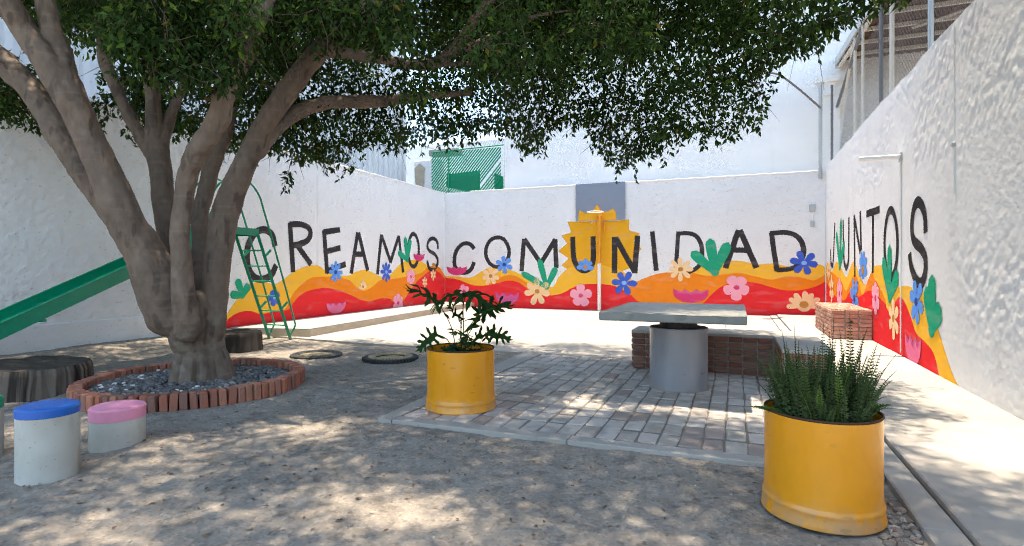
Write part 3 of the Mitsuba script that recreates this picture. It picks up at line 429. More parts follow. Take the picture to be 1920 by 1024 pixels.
CLUMPS = ((-5.51,5.04,2.76,0.18),(-5.37,5.19,2.9,0.15),(-5.18,5.33,2.67,0.16),(-5.16,5.67,2.59,0.14),(-4.97,5.85,2.73,0.19),(-4.96,6.26,2.66,0.15),(-4.85,6.34,2.92,0.19),(-4.78,6.73,3.13,0.18),(-4.4,6.69,2.98,0.16),(-4.08,6.87,3.06,0.14),(-3.81,6.92,3.13,0.15),(-3.46,7.12,3.14,0.14),(-2.93,7.21,3.15,0.18),(-2.64,7.16,2.9,0.18),(-2.52,7.38,3.04,0.14),(-2.25,7.34,3.2,0.14),(-1.83,7.29,3.18,0.16),(-1.6,7.2,2.92,0.16),(-1.4,7.39,2.62,0.16),(-1.18,7.19,2.7,0.17),(-0.96,7.23,2.77,0.18),(-0.78,7.11,2.92,0.16),(-0.54,7.19,2.88,0.17),(-0.29,7,2.86,0.15),(-0.08,6.76,2.8,0.19),(0.11,6.69,2.89,0.18),(0.08,6.79,3.05,0.19),(0.22,6.68,3.11,0.19),(0.03,6.88,3.35,0.15),(0.22,6.79,3.44,0.17),(0.39,6.58,3.51,0.16),(0.54,6.22,3.43,0.17),(0.66,6.03,3.45,0.17),(0.8,6.06,3.52,0.16),(0.92,5.97,3.53,0.15),(1.03,5.66,3.53,0.18),(1.16,5.54,3.51,0.18),(1.3,5.5,3.56,0.19),(-5.71,5.39,2.99,0.27),(-4.78,4.53,3.16,0.37),(-5.04,4.68,3.86,0.35),(-5.48,5.07,4.67,0.31),(-4.7,4.4,4.71,0.33),(-5.71,5.47,3.14,0.29),(-5.38,5.28,3.46,0.29),(-4.89,4.62,3.7,0.32),(-5.41,5.13,4.62,0.39),(-5.09,4.92,5.02,0.3),(-5.27,5.38,2.86,0.21),(-4.95,4.85,3.11,0.33),(-4.69,4.67,3.55,0.29),(-5.35,5.35,4.52,0.4),(-4.93,5.04,4.94,0.37),(-5.15,5.34,2.79,0.28),(-5.05,5.26,3.24,0.38),(-5.21,5.29,3.91,0.37),(-4.7,4.83,4.19,0.28),(-4.82,4.95,4.74,0.27),(-5.08,5.25,5.54,0.4),(-5.05,5.53,2.7,0.24),(-5.15,5.54,3.21,0.41),(-5.01,5.52,3.79,0.31),(-4.74,5.14,4.23,0.4),(-5.12,5.5,5.09,0.35),(-5.01,5.3,5.48,0.27),(-5.07,5.82,2.76,0.25),(-4.55,5.13,3.01,0.35),(-4.93,5.57,3.8,0.38),(-4.89,5.55,4.39,0.34),(-4.67,5.32,4.83,0.35),(-4.62,5.28,5.46,0.42),(-5.36,6.27,2.87,0.23),(-4.74,5.43,3,0.27),(-4.71,5.43,3.58,0.4),(-5.02,5.76,4.33,0.3),(-4.61,5.41,4.68,0.37),(-4.88,5.67,5.46,0.33),(-5.03,6.05,2.83,0.29),(-4.95,5.96,3.21,0.3),(-4.54,5.7,3.58,0.27),(-4.75,5.66,4.08,0.29),(-4.48,5.46,4.45,0.29),(-4.72,5.91,5.33,0.42),(-4.65,6.08,2.8,0.26),(-4.44,5.64,3.19,0.4),(-4.89,6.2,5.05,0.34),(-4.86,6.34,5.67,0.32),(-4.79,6.34,3.01,0.24),(-4.38,5.75,3.24,0.3),(-4.38,5.72,4.31,0.28),(-4.59,5.99,5.07,0.41),(-4.63,6.01,5.77,0.39),(-4.43,6.25,3.11,0.29),(-4.42,6.07,3.52,0.34),(-4.54,6.29,4.8,0.29),(-4.71,6.45,5.48,0.37),(-4.43,6.14,5.84,0.33),(-4.69,6.78,3.2,0.28),(-4.35,6.3,3.43,0.27),(-4.46,6.42,4.57,0.35),(-4.25,6.21,5.08,0.4),(-4.54,6.75,6,0.28),(-4.28,6.72,3.07,0.25),(-4.04,6.09,3.34,0.34),(-4.24,6.68,4.76,0.26),(-4.25,6.56,5.18,0.29),(-4.12,6.12,5.45,0.32),(-4.05,6.38,3,0.22),(-4.12,6.76,3.48,0.3),(-4.29,6.79,5.19,0.3),(-3.96,6.56,5.52,0.29),(-3.94,6.35,5.95,0.35),(-3.82,6.67,3.15,0.27),(-3.84,6.61,3.52,0.27),(-3.71,6.12,4.93,0.35),(-3.72,6.31,5.68,0.4),(-3.64,6.69,3.18,0.27),(-3.91,6.87,3.75,0.39),(-3.78,6.71,4.9,0.34),(-3.86,6.72,5.44,0.27),(-3.97,6.94,6.07,0.31),(-3.49,6.55,3.12,0.23),(-3.37,6.19,3.41,0.31),(-3.28,6.34,4.05,0.39),(-3.81,6.91,4.97,0.33),(-3.48,6.46,5.27,0.34),(-3.54,6.83,6.1,0.38),(-3.42,6.97,3.19,0.22),(-3.59,6.95,3.57,0.28),(-3.33,6.82,4.08,0.39),(-3.17,6.23,4.4,0.29),(-3.37,6.69,5.23,0.38),(-3.34,6.67,5.78,0.3),(-3.45,7.05,3.29,0.29),(-3.08,6.36,3.5,0.32),(-3.14,6.67,4.12,0.29),(-3.24,7.01,4.74,0.26),(-3.03,6.34,4.89,0.31),(-3.12,6.65,5.58,0.29),(-3.39,7.32,3.27,0.22),(-2.95,6.79,3.46,0.28),(-3.19,7.04,4.15,0.39),(-3.16,6.99,4.73,0.32),(-2.85,6.41,4.9,0.27),(-2.9,6.48,5.54,0.41),(-3.08,7.16,3.28,0.29),(-2.7,6.36,3.43,0.3),(-2.7,6.5,3.99,0.3),(-2.88,6.66,4.61,0.31),(-2.95,6.79,5.32,0.42),(-2.98,7.1,6.18,0.38),(-2.94,7.16,3.17,0.25),(-2.69,6.91,3.59,0.42),(-2.63,6.83,4.18,0.33),(-2.45,6.43,4.52,0.29),(-2.76,6.97,5.42,0.39),(-2.53,6.44,5.7,0.35),(-2.45,6.88,2.92,0.25),(-2.49,6.46,3.2,0.27),(-2.69,7.01,3.97,0.4),(-2.66,7.19,4.61,0.3),(-2.64,7.11,5.06,0.28),(-2.61,7.23,5.62,0.32),(-2.51,7.2,3.15,0.29),(-2.52,7.19,3.54,0.27),(-2.3,6.59,3.84,0.32),(-2.27,6.69,4.43,0.33),(-2.37,7,5.12,0.3),(-2.46,7.1,5.72,0.33),(-2.26,6.94,3.2,0.28),(-2.19,6.71,3.64,0.41),(-2.13,6.64,4.22,0.32),(-2.21,7.04,4.95,0.32),(-2.09,6.48,5.28,0.41),(-2.18,7.19,3.28,0.24),(-2.22,7.17,3.7,0.33),(-2.03,6.77,4.11,0.34),(-2.01,6.53,4.64,0.4),(-2.11,7.13,5.58,0.33),(-2.02,7.42,3.27,0.2),(-1.97,6.84,3.52,0.33),(-1.77,6.47,3.93,0.34),(-1.87,6.76,4.59,0.28),(-1.87,7.1,5.33,0.39),(-1.69,6.8,3.12,0.23),(-1.73,7.24,3.68,0.35),(-1.66,7.14,4.15,0.27),(-1.78,6.96,4.64,0.36),(-1.84,7.28,5.48,0.42),(-1.57,7.28,3.02,0.21),(-1.52,7.08,3.34,0.3),(-1.5,6.99,3.92,0.41),(-1.4,6.57,4.33,0.3),(-1.38,6.51,4.79,0.28),(-1.65,7.2,5.71,0.3),(-1.47,6.79,2.71,0.21),(-1.48,6.98,3.18,0.36),(-1.44,7.24,3.84,0.34),(-1.36,7.1,4.31,0.29),(-1.45,6.81,4.74,0.34),(-1.3,6.71,5.23,0.33),(-1.24,7.25,2.75,0.26),(-1.21,6.83,3.02,0.26),(-1.32,7.34,3.62,0.27),(-1.34,7.03,4.05,0.34),(-1.32,6.9,4.5,0.27),(-1.21,6.76,4.89,0.29),(-1.21,7.38,5.72,0.29),(-1.11,7.13,2.83,0.28),(-1.06,7.21,3.35,0.4),(-1.1,6.55,3.82,0.4),(-1.16,7.12,4.63,0.27),(-1.06,6.55,4.88,0.36),(-1,7.28,2.83,0.22),(-0.98,7.25,3.26,0.36),(-0.99,7.07,3.87,0.42),(-0.93,6.46,4.21,0.3),(-0.86,6.79,4.94,0.38),(-0.79,6.77,2.9,0.22),(-0.8,7.15,3.41,0.34),(-0.73,6.61,3.81,0.35),(-0.71,6.67,4.43,0.36),(-0.82,6.64,5.02,0.33),(-0.71,6.84,2.89,0.2),(-0.54,6.36,3.23,0.4),(-0.69,6.81,4.08,0.39),(-0.54,6.63,4.6,0.35),(-0.71,6.76,5.24,0.28),(-0.4,6.62,2.9,0.28),(-0.53,6.31,3.33,0.39),(-0.5,7.02,4.23,0.37),(-0.4,6.7,4.62,0.3),(-0.41,6.48,5.02,0.3),(-0.34,7.08,3.1,0.25),(-0.24,6.27,3.24,0.28),(-0.33,6.84,4.01,0.36),(-0.31,6.37,4.33,0.29),(-0.34,6.13,4.68,0.26),(-0.22,7.02,3.26,0.29),(-0.23,6.36,3.58,0.41),(-0.28,6.52,4.28,0.34),(-0.14,6.19,4.59,0.26),(-0.08,6.75,3.28,0.27),(-0.09,6.49,3.69,0.4),(-0.14,6.07,4.17,0.37),(-0.08,6.52,4.97,0.32),(0.15,7.08,3.49,0.28),(0.14,6.76,3.88,0.39),(-0.02,6.29,4.29,0.31),(0.01,6.37,4.82,0.27),(0.23,6.64,3.44,0.24),(0.1,6.26,3.78,0.37),(0.1,6.53,4.55,0.38),(0.12,6.15,4.96,0.36),(0.38,6.92,3.69,0.3),(0.37,6.35,3.97,0.39),(0.34,6.68,4.72,0.31),(0.33,5.99,3.48,0.29),(0.34,5.82,3.87,0.35),(0.42,5.98,4.5,0.32),(0.55,6.33,3.59,0.28),(0.55,6.16,3.9,0.26),(0.58,6.37,4.45,0.28),(0.68,6.49,3.63,0.21),(0.64,5.61,3.68,0.32),(0.65,5.88,4.37,0.34),(0.79,5.97,3.51,0.21),(0.7,5.33,3.73,0.4),(0.67,5.63,4.47,0.28),(0.9,6.02,3.64,0.28),(0.79,5.29,3.71,0.27),(0.74,5.02,4.17,0.41),(-3.64,3.31,3.17,0.24),(-4.14,3.11,2.98,0.22),(-3.98,3.65,3.24,0.25),(-4.46,2.98,3.02,0.18),(-3.88,3.12,3.37,0.21),(-4.46,3.04,3.03,0.2),(-4.37,3.44,3.26,0.26),(-3.53,3.26,3.31,0.25),(-4.36,3.24,3.49,0.21),(-4.7,3.24,3.14,0.2),(-4.25,3.51,3.47,0.21),(-4.25,3.24,3.39,0.2),(-3.93,3.41,3.43,0.21),(-3.8,3.48,3.1,0.19),(-4.94,3.26,3.22,0.18),(-4.05,3.03,3.14,0.24),(-4.46,3.39,3.29,0.24),(-4.78,3.33,2.98,0.25),(-4.36,2.9,2.98,0.2),(-4.47,3.36,3.29,0.23),(-4.19,3.44,3.28,0.19),(-3.99,3.63,3.06,0.27),(-4.13,3.58,3.44,0.26),(-4.53,3.46,3.59,0.19),(-4.82,3.27,3.24,0.2),(-4.6,3.17,3.02,0.23),(-4.28,3.43,3.05,0.2),(-4.58,3.35,2.94,0.23),(-4.31,3.1,2.88,0.22),(-4.24,3.4,3.06,0.25),(-4.71,3.24,3.36,0.23),(-4.01,3.67,3.61,0.22),(-4.21,3,3.32,0.28),(-4.09,3.55,2.95,0.22),(-4.26,3.26,2.83,0.14),(-4.35,3.54,2.93,0.19),(-4.46,3.31,2.96,0.18),(-3.95,3.48,2.86,0.13),(-4.08,3.25,2.74,0.17),(-3.82,3.34,2.71,0.15),(-4.47,3.42,2.81,0.15),(-4.09,3.23,2.77,0.14),(-3.97,3.37,2.88,0.19),(-4.19,3.52,2.84,0.17),(-7.08,5.15,3.17,0.25),(-6.12,5.05,3,0.2),(-6.51,5.68,3.25,0.19),(-6.37,5.05,3.44,0.18),(-6.66,4.85,3.29,0.24),(-6.96,5.61,3.28,0.21),(-7.24,5.34,3.46,0.25),(-6.09,5.14,3.31,0.23),(-6.4,5.62,3.47,0.25),(-7.18,5.47,3.26,0.2),(-6.69,4.96,3.25,0.22),(-6.53,5.48,3.11,0.23),(-6.33,5.59,3.49,0.22),(-5.98,5.3,3.37,0.19),(-6.55,5.11,3.11,0.27),(-6.4,5.47,3.42,0.25),(-7.2,5.18,3.21,0.27),(-6.94,5.2,3.48,0.27),(-6.77,4.84,3.32,0.28),(-6.64,5.61,3.59,0.22),(-7,4.89,3.44,0.18),(-6.75,4.89,3.41,0.19),(-6.99,5.41,3.15,0.23),(-6.8,4.79,2.92,0.18),(-5.8,6.05,3.57,0.21),(-5.15,5.54,3.04,0.29),(-5.57,5.84,3.18,0.28),(-5.31,5.73,3.07,0.2),(-5.97,6.09,3.86,0.23),(-6.49,5.99,3.99,0.26),(-6.01,5.56,4.04,0.29),(-5.58,5.55,3.87,0.21),(-5.49,5.47,3.9,0.28),(-5.5,5.63,3.46,0.23),(-5.45,5.84,3.96,0.19),(-6.13,5.93,4.33,0.3),(-6.56,5.96,4.01,0.19),(-5.53,5.84,4.17,0.27),(-5.44,5.72,3.21,0.24),(-6.33,5.81,3.05,0.23),(-6.9,4.53,3.23,0.15),(-7.04,4.92,3.57,0.16),(-6.68,4.36,3.21,0.15),(-6.67,4.36,3.41,0.12),(-7.24,4.84,3.65,0.17),(-6.86,4.66,3.53,0.14),(-6.51,4.56,3.31,0.15),(-7.32,4.68,3.54,0.14),(-6.98,4.88,3.26,0.18),(-6.41,4.46,2.99,0.14),(-7.02,4.91,3.37,0.16),(-6.93,4.44,3.1,0.15),(-6.89,4.76,3.39,0.13),(-6.96,4.38,3.01,0.13),(-7.78,3.65,3.41,0.19),(-7.18,3.85,2.84,0.17),(-8.03,3.99,3.3,0.17),(-7.32,3.84,2.93,0.16),(-8.18,3.88,3.15,0.19),(-7.42,3.62,2.98,0.2),(-7.4,4,3.32,0.17),(-7.49,3.69,2.89,0.2),(-7.76,4.08,3.53,0.16),(-7.56,3.74,3.19,0.17),(-7.05,3.71,3.2,0.2),(-7.27,3.63,3.07,0.19),(-7.96,4.09,3.21,0.14),(-7.42,3.76,3.42,0.19),(-7.79,4.13,3.44,0.21),(-7.43,4.01,3.25,0.17),(-8.24,3.89,3.42,0.15),(-7.52,3.77,3.05,0.18),(-5.89,3.61,3.85,0.16),(-6.54,4.06,4.06,0.13),(-6.84,3.88,3.97,0.2),(-6.07,3.94,3.97,0.17),(-6.47,3.98,4.05,0.18),(-6.51,3.65,3.8,0.18),(-5.8,3.82,3.81,0.17),(-6.05,3.63,3.88,0.18),(-6.21,3.73,3.89,0.17),(-6.04,3.75,3.79,0.17),(-3.93,4.26,3.82,0.25),(-3.77,4.06,3.52,0.23),(-3.67,3.99,3.34,0.27),(-4.28,4.03,3.68,0.26),(-4.04,3.89,3.57,0.28),(-3.96,3.82,3.61,0.23),(-3.69,4.24,3.64,0.21),(-3.83,3.97,3.38,0.24),(-3.81,4.03,3.7,0.19),(-4.16,4.08,3.49,0.3),(-3.4,3.97,3.47,0.21),(-3.91,3.94,3.32,0.24),(-3.79,4.12,3.73,0.18),(-3.86,4.36,3.79,0.26),(-3.26,4.26,3.65,0.18),(-2.95,4.54,3.56,0.2),(-3.47,4.31,3.49,0.21),(-3.03,4.29,3.42,0.25),(-3.82,4.46,3.65,0.26),(-3.54,4.4,3.58,0.18),(-3.31,4.2,3.45,0.23),(-3.05,4.81,3.91,0.2),(-3.06,4.47,3.56,0.16),(-3.58,4.31,3.76,0.22),(-3.61,4.56,3.52,0.18),(-3.39,4.17,3.61,0.22),(-3.11,4.48,3.38,0.19),(-2.94,4.55,3.75,0.18),(-3,4.27,3.53,0.25),(-2.81,4.37,3.31,0.19),(-3.04,5.22,3.44,0.22),(-1.73,5.92,3.28,0.19),(-3.17,5.07,3.06,0.24),(-2.15,5.33,3.4,0.21),(-2.41,5.48,3.34,0.17),(-1.95,5.94,3.48,0.22),(-2.13,5.29,3.48,0.18),(-1.68,5.4,3.48,0.17),(-3.16,4.86,3.23,0.22),(-2.68,5.58,3.4,0.18),(-1.82,5.8,3.44,0.22),(-2.88,4.92,3.07,0.2),(-2.73,5.37,3.65,0.24),(-2.37,5.54,3.52,0.22),(-2.29,5.72,3.3,0.19),(-2.18,5.42,3.35,0.19),(-0.9,5.55,3.49,0.28),(-1.41,5.52,3.66,0.22),(-2.15,4.79,3.55,0.27),(-1.19,5.1,3.69,0.18),(-1.13,5.29,3.42,0.2),(-1.81,4.81,3.42,0.18),(-1.77,4.82,3.2,0.25),(-0.99,5.68,3.47,0.23),(-1.22,5.31,3.37,0.24),(-1.64,5.66,4.09,0.26),(-1,5.24,3.69,0.23),(-1.71,4.71,3.59,0.2),(-2.22,5.46,3.8,0.19),(-2.05,4.58,3.17,0.2),(-5.23,5.57,2.39,0.09),(-4.73,5.76,2.56,0.1))

# ---------------------------------------------------------------- setting: ground, slabs, patio
def struct(key, label):
    used.add(key)
    labels[key] = {'label': label, 'kind': 'structure'}
    return key
own(struct('terrain', 'bare earth stretching away beneath and beyond the walled yard'), flat(sg.box(-150, -150, 150, 150)).apply_translation((0, 0, -0.35)), 'm_dirt')

def dirt_z(x, y):
    q = np.stack([x, y, 0 * x], -1)
    z = -0.030 + 0.034 * (meshkit.fbm(q * 1.1, 3, 4) - 0.5) + 0.020 * (meshkit.fbm(q * 6, 3, 9) - 0.5) + 0.012 * (meshkit.fbm(q * 17, 2, 5) - 0.5)
    z = z + 0.165 * np.clip((-7.55 - x) / 0.8, 0, 1) ** 0.8
    z = z + 0.05 * np.exp(-((x + 3.7) ** 2 + (y - 2.75) ** 2) / 0.10)               # heaped against the pink stool
    z = z + 0.03 * np.exp(-(np.hypot(x + 5.06, y - 4.13) - 1.08) ** 2 / 0.02)           # and against the brick ring
    return z
def grid(x0, x1, y0, y1, step):
    nx, ny = int((x1 - x0) / step) + 2, int((y1 - y0) / step) + 2
    X, Y = np.meshgrid(np.linspace(x0, x1, nx), np.linspace(y0, y1, ny), indexing='ij')
    i, j = np.meshgrid(np.arange(nx - 1), np.arange(ny - 1), indexing='ij')
    a = (i * ny + j).ravel()
    f = np.concatenate([np.stack([a, a + ny, a + ny + 1], 1), np.stack([a, a + ny + 1, a + 1], 1)])
    return np.stack([X.ravel(), Y.ravel(), dirt_z(X.ravel(), Y.ravel())], 1), f
v, f = grid(-8.7, 0.83, -3.0, 7.9, 0.04)
own(struct('ground', 'trodden grey brown earth of the yard speckled with leaf litter'), (v, f), 'm_dirt', True)

rng = np.random.default_rng(11)
slab = struct('courtyard_slab', 'pale sunlit concrete floor of the yard before the painted walls')
cuts_x, cuts_y = (-8.75, -5.75, -2.80, -0.2, 0.795), (7.56, 10.4, 13.2, 16.1)
for i in range(4):
    for j in range(3):
        x0, x1, y0, y1 = cuts_x[i] + .004, cuts_x[i + 1] - .004, cuts_y[j] + .004, cuts_y[j + 1] - .004
        d = 0.0
        if i == 0 and j == 0:
            P = sg.Polygon([(x0, 7.86), (x1, 7.57), (x1, y1), (x0, y1)])
            m = prism(P, -0.12, 0.0)
        else:
            m = box(x0, x1, y0, y1, -0.12, rng.uniform(-.003, .001), 0.004)
        part(slab, 'concrete_panel', m, 'm_concrete')
walk = struct('sidewalk', 'pale concrete walkway running along the foot of the rough white wall')
ys = [-2.5, 0.2, 2.6, 4.9, 7.2, 9.5, 11.8, 13.9, 15.74]
for a, b in zip(ys[:-1], ys[1:]):
    part(walk, 'concrete_panel', rough_box(.962, 2.047, a + .005, b - .005, -.12, .040, .008, rng, .0025), 'm_concrete')
ys = [-2.5, 0.9, 3.1, 5.4, 7.9, 10.3, 13.0, 15.74]
for a, b in zip(ys[:-1], ys[1:]):
    part(walk, 'kerb_strip', rough_box(.803, .954, a + .004, b - .004, -.12, .012, .008, rng, .0025), 'm_concrete')

patio = struct('patio', 'paved square of worn grey blocks under the concrete table')
own('patio', box(-2.53, .80, 3.92, 7.556, -.10, -.007), 'm_joint')
part(patio, 'edge_strip', prism(sg.Polygon([(-2.66, 3.80), (-2.532, 3.80), (-2.532, 7.55), (-2.82, 7.55)]), -.11, .003), 'm_concrete')
for a, b in ((-2.528, -1.1), (-1.094, .797)):
    part(patio, 'edge_strip', rough_box(a, b, 3.80, 3.932, -.11, .003, .006, rng, .002), 'm_concrete')
NX, NY = 23, 13
px, py = 3.32 / NX, 3.60 / NY
tones = [(0.45, 0.42, 0.38), (0.48, 0.45, 0.41), (0.41, 0.38, 0.345), (0.51, 0.48, 0.445), (0.46, 0.435, 0.405)]
browns = [(0.36, 0.295, 0.265), (0.39, 0.32, 0.29), (0.33, 0.285, 0.26)]
pv = {}
for k, c in enumerate(tones + browns):
    for q in range(3):
        pv[k, q] = mk(rough_box(-px / 2 + .005, px / 2 - .005, -py / 2 + .014, py / 2 - .014, -.06, 0, .008, rng, .004), 'm_paver', False, c)
for i in range(NX):
    off = rng.uniform(-.02, .02) if i < NX - 4 else 0
    for j in range(NY):
        x, y = -2.526 + (i + .5) * px, 3.942 + (j + .5) * py
        if -1.1 < x < .75 and y > 7.0: continue
        off_ok = off if 0 < j < NY - 1 else 0
        brown = rng.random() < (0.34 if x < -1.7 and y < 5.4 else .03) or (-.35 < x < -.05 and 4.0 < y < 4.6)
        k = len(tones) + rng.integers(3) if brown else rng.integers(len(tones))
        t = T().translate((x + rng.uniform(-.004, .004), y + off_ok, rng.uniform(-.004, .004))).rotate((0, 0, 1), rng.uniform(-1.3, 1.3)).rotate((1, 0, 0), rng.uniform(-.5, .5))
        part(patio, 'paver', pv[k, rng.integers(3)], None, to_world=t)

# ---------------------------------------------------------------- walls and the mural
class Wall:
    def __init__(s, p0, p1):
        s.p0 = np.array([*p0, 0.0]); d = np.array([*p1, 0.0]) - s.p0
        s.u = d / np.linalg.norm(d); s.n = np.array([s.u[1], -s.u[0], 0])
        s.M = np.eye(4); s.M[:3, 0], s.M[:3, 1], s.M[:3, 2], s.M[:3, 3] = s.u, (0, 0, 1), s.n, s.p0
    def put(s, m): return m.copy().apply_transform(s.M)
WL, WB, WR = Wall((-8.40, 4.2), (-8.62, 15.97)), Wall((-8.62, 15.97), (2.05, 15.75)), Wall((2.05, 15.75), (2.05, 3.0))

def wavy_top(s0, s1, za, zb, amp, seed, z0=-.3):
    s = np.arange(s0, s1 + .001, .12); s[-1] = s1
    z = za + (zb - za) * (s - s0) / (s1 - s0) + amp * (meshkit.fbm(np.stack([s * 2.2, 0 * s, 0 * s], 1), 3, seed) - .5)
    return sg.Polygon([(s0, z0), (s1, z0)] + list(zip(s[::-1], z[::-1])))
def plaster(W, s0, s1, step, top, disp):
    """The plastered face of a wall: a fine grid from the ground to top(s), pushed out of its plane by disp(s, z) metres."""
    a = np.arange(s0, s1 + step, step); a[-1] = s1
    b = np.linspace(-.10, 1, int(3.7 / step))
    S, B = np.meshgrid(a, b, indexing='ij')
    Z = np.where(B < 0, B, B * top(S))
    nb = len(b)
    i, j = np.meshgrid(np.arange(len(a) - 1), np.arange(nb - 1), indexing='ij')
    k = (i * nb + j).ravel()
    f = np.concatenate([np.stack([k, k + nb, k + nb + 1], 1), np.stack([k, k + nb + 1, k + 1], 1)])
    S, Z = S.ravel(), Z.ravel()
    return W.put(trimesh.Trimesh(np.stack([S, Z, disp(S, Z)], 1), f, process=False))
def step01(a, b, x): 
    t = np.clip((x - a) / (b - a), 0, 1); return t * t * (3 - 2 * t)
def lumps(S, Z, fx, fz, seed):
    w = meshkit.fbm(np.stack([S * 2, Z * 2, 0 * S], -1), 2, seed + 5)
    return meshkit.fbm(np.stack([S * fx + 2.5 * w, Z * fz + 2 * w, 0 * S + seed], -1), 3, seed) - .5
def top_r(S): return 3.70 + .06 * (meshkit.fbm(np.stack([S * 2.2, 0 * S, 0 * S], -1), 3, 6) - .5)
wl = thing('boundary_wall', 'long white plaster wall behind the green slide, painted with the word CREAMOS over hills', 'wall')
own(wl, WL.put(prism(wavy_top(-6.4, 11.75, 3.57, 3.585, .02, 1), -.22, -.03)), 'm_stucco')
def disp_l(S, Z):
    m = np.maximum(step01(2.9, 2.4, S), step01(2.35, 2.7, Z)) * step01(.0, .3, np.abs(S - 5.72))
    pit = step01(.62, .80, meshkit.noise(np.stack([S * 26, Z * 26, 0 * S], -1), 3))
    return m * (.020 * lumps(S, Z, 12, 12, 2) - .009 * pit) - .022 * np.exp(-((S - 5.71) / .02) ** 2)
part(wl, 'plaster_face', plaster(WL, -4.0, 11.75, .028, lambda S: 3.575 + 0 * S, disp_l), 'm_stucco', True)
part(wl, 'plinth', WL.put(rough_box(-6.4, 3.0, .0, .47, .001, .022, .008, rng, .001)), 'm_stucco', label='smooth plaster band along the foot of the wall')
part(wl, 'coping', WL.put(cat([rough_box(a, min(a + 1.45, 11.75), 3.565, 3.60, -.23, .018, .006, rng, .004) for a in np.arange(4.4, 11.6, 1.46)])), 'm_far_plaster')
wb = thing('boundary_wall', 'white plaster wall facing the camera with COMUNIDAD painted over red and orange hills', 'wall')
own(wb, WB.put(prism(wavy_top(0.0, 10.67, 3.60, 3.575, .05, 3), -.25, -.03)), 'm_stucco')
part(wb, 'plaster_face', plaster(WB, 0.0, 10.665, .03, lambda S: 3.59 + 0 * S, lambda S, Z: .026 * lumps(S, Z, 9, 13, 3) * step01(2.3, 2.6, Z) * step01(.05, .4, np.minimum(np.abs(S - 4.336), np.abs(S - 5.755)) + .0 * S)), 'm_stucco', True)
part(wb, 'coping', WB.put(rough_box(.9, 10.6, 3.575, 3.615, -.24, .02, .01, rng, .006)), 'm_far_plaster', label='uneven pale ledge along the wall top')
part(wb, 'switch_box', WB.put(box(10.31, 10.45, 2.60, 2.78, .001, .05, .008)), 'm_galv', label='small grey electrical box near the corner')
part(wb, 'switch_box', WB.put(box(10.34, 10.43, 2.22, 2.36, .001, .05, .008)), 'm_galv', label='lower small grey electrical box near the corner')
part(wb, 'conduit', WB.put(tube([(10.385, 2.60, .02), (10.385, 2.36, .02)], .014)), 'm_white')
wr = thing('boundary_wall', 'rough white plaster wall beside the walkway with JUNTOS painted at its far end', 'wall')
a_ = np.arange(0, 18.01, .12)
own(wr, WR.put(prism(sg.Polygon([(0, -.3), (18.0, -.3)] + list(zip(a_[::-1], top_r(a_)[::-1] - .004))), -.25, -.04)), 'm_rough')
part(wr, 'plaster_face', plaster(WR, 0.002, 14.5, .022, top_r, lambda S, Z: 0.0075 * (.3 + 1.2 * step01(.35, .65, meshkit.fbm(np.stack([S * .9, Z * 1.1, 0 * S], -1), 2, 21))) * (meshkit.fbm(np.stack([S * 16, Z * 16, 0 * S], -1), 2, 7) - .5) * np.maximum(step01(9.0, 9.7, S + .7 * np.maximum(0, Z - .5)), step01(2.25, 2.6, Z))), 'm_rough', True)
part(wr, 'conduit', WR.put(tube([(6.84, .08, .007), (6.84, 2.70, .010)], .009)), 'm_white', label='thin white conduit from the lamp to the ground')
part(wr, 'conduit', WR.put(tube([(8.82, 1.95, .007), (8.82, 3.66, .007)], .006)), 'm_white', label='short conduit high on the wall')
part(wr, 'conduit_clip', WR.put(box(8.79, 8.85, 2.42, 2.47, .001, .03, .008)), 'm_galv')

WALLS = {'L': (WL, wl, 'm_paint'), 'B': (WB, wb, 'm_paint'), 'R': (WR, wr, 'm_paint_rough')}
END = {'L': 11.765, 'B': 10.66, 'R': 99}
def sheet(w, name, poly, off, col, label=None):
    W, key, m = WALLS[w]
    me = flat(poly); me.apply_translation((0, 0, off))
    return part(key, name, W.put(me), m, False, PAINT[col], label=label)
hills = {}
for w, col, pts, base in HILLS:
    b = -.05
    p = [(min(max(s, .004 if w != 'L' else s), END[w]), z) for s, z in pts]
    s = [q[0] for q in p]
    q = spline(p, 4)
    q[:, 0] = np.minimum(np.maximum.accumulate(q[:, 0]), END[w])
    hills.setdefault((w, col), []).append(sg.Polygon([(q[0][0], b)] + [tuple(x) for x in q] + [(q[-1][0], b)]).buffer(0))
sunpoly = sg.Polygon(SUN[0]).buffer(0)
for w in 'LBR':
    red, orange, yellow = (shapely.union_all(hills[w, c]) for c in ('red', 'orange', 'yellow'))
    orange = orange.difference(red); yellow = yellow.difference(red).difference(orange)
    for col, g in (('yellow', yellow), ('orange', orange), ('red', red)):
        sheet(w, 'painted_hill', g, .0025, col, f'wavy painted hill band in {col}')
    if w == 'B':
        low = shapely.union_all([red, orange, yellow])
        sheet('B', 'painted_sun', sunpoly.difference(low), .0025, 'gold', 'golden spiky painted sun behind the letters U and N')
for w, ch, wd, strokes in LETTERS:
    g = []
    for pts, sm in strokes:
        if sm and pts[0] == pts[-1]: q = spline(pts, 6, True); g.append(sg.LinearRing(q).buffer(wd / 2))
        else:
            q = spline(pts, 6) if sm else pts
            g.append(sg.LineString(q).buffer(wd / 2, cap_style='flat', join_style='mitre' if not sm else 'round'))
    g = shapely.union_all(g)
    q = shapely.segmentize(g, .06)
    j = np.random.default_rng(len(pts))
    g = shapely.transform(q, lambda c: c + .010 * (np.stack([meshkit.noise(np.c_[c * 5, c[:, :1] * 0]), meshkit.noise(np.c_[c * 5 + 9, c[:, :1] * 0])], 1) - .5)).buffer(0)
    sheet(w, 'painted_letter', g, .0055, 'black', f'painted black letter {ch}')

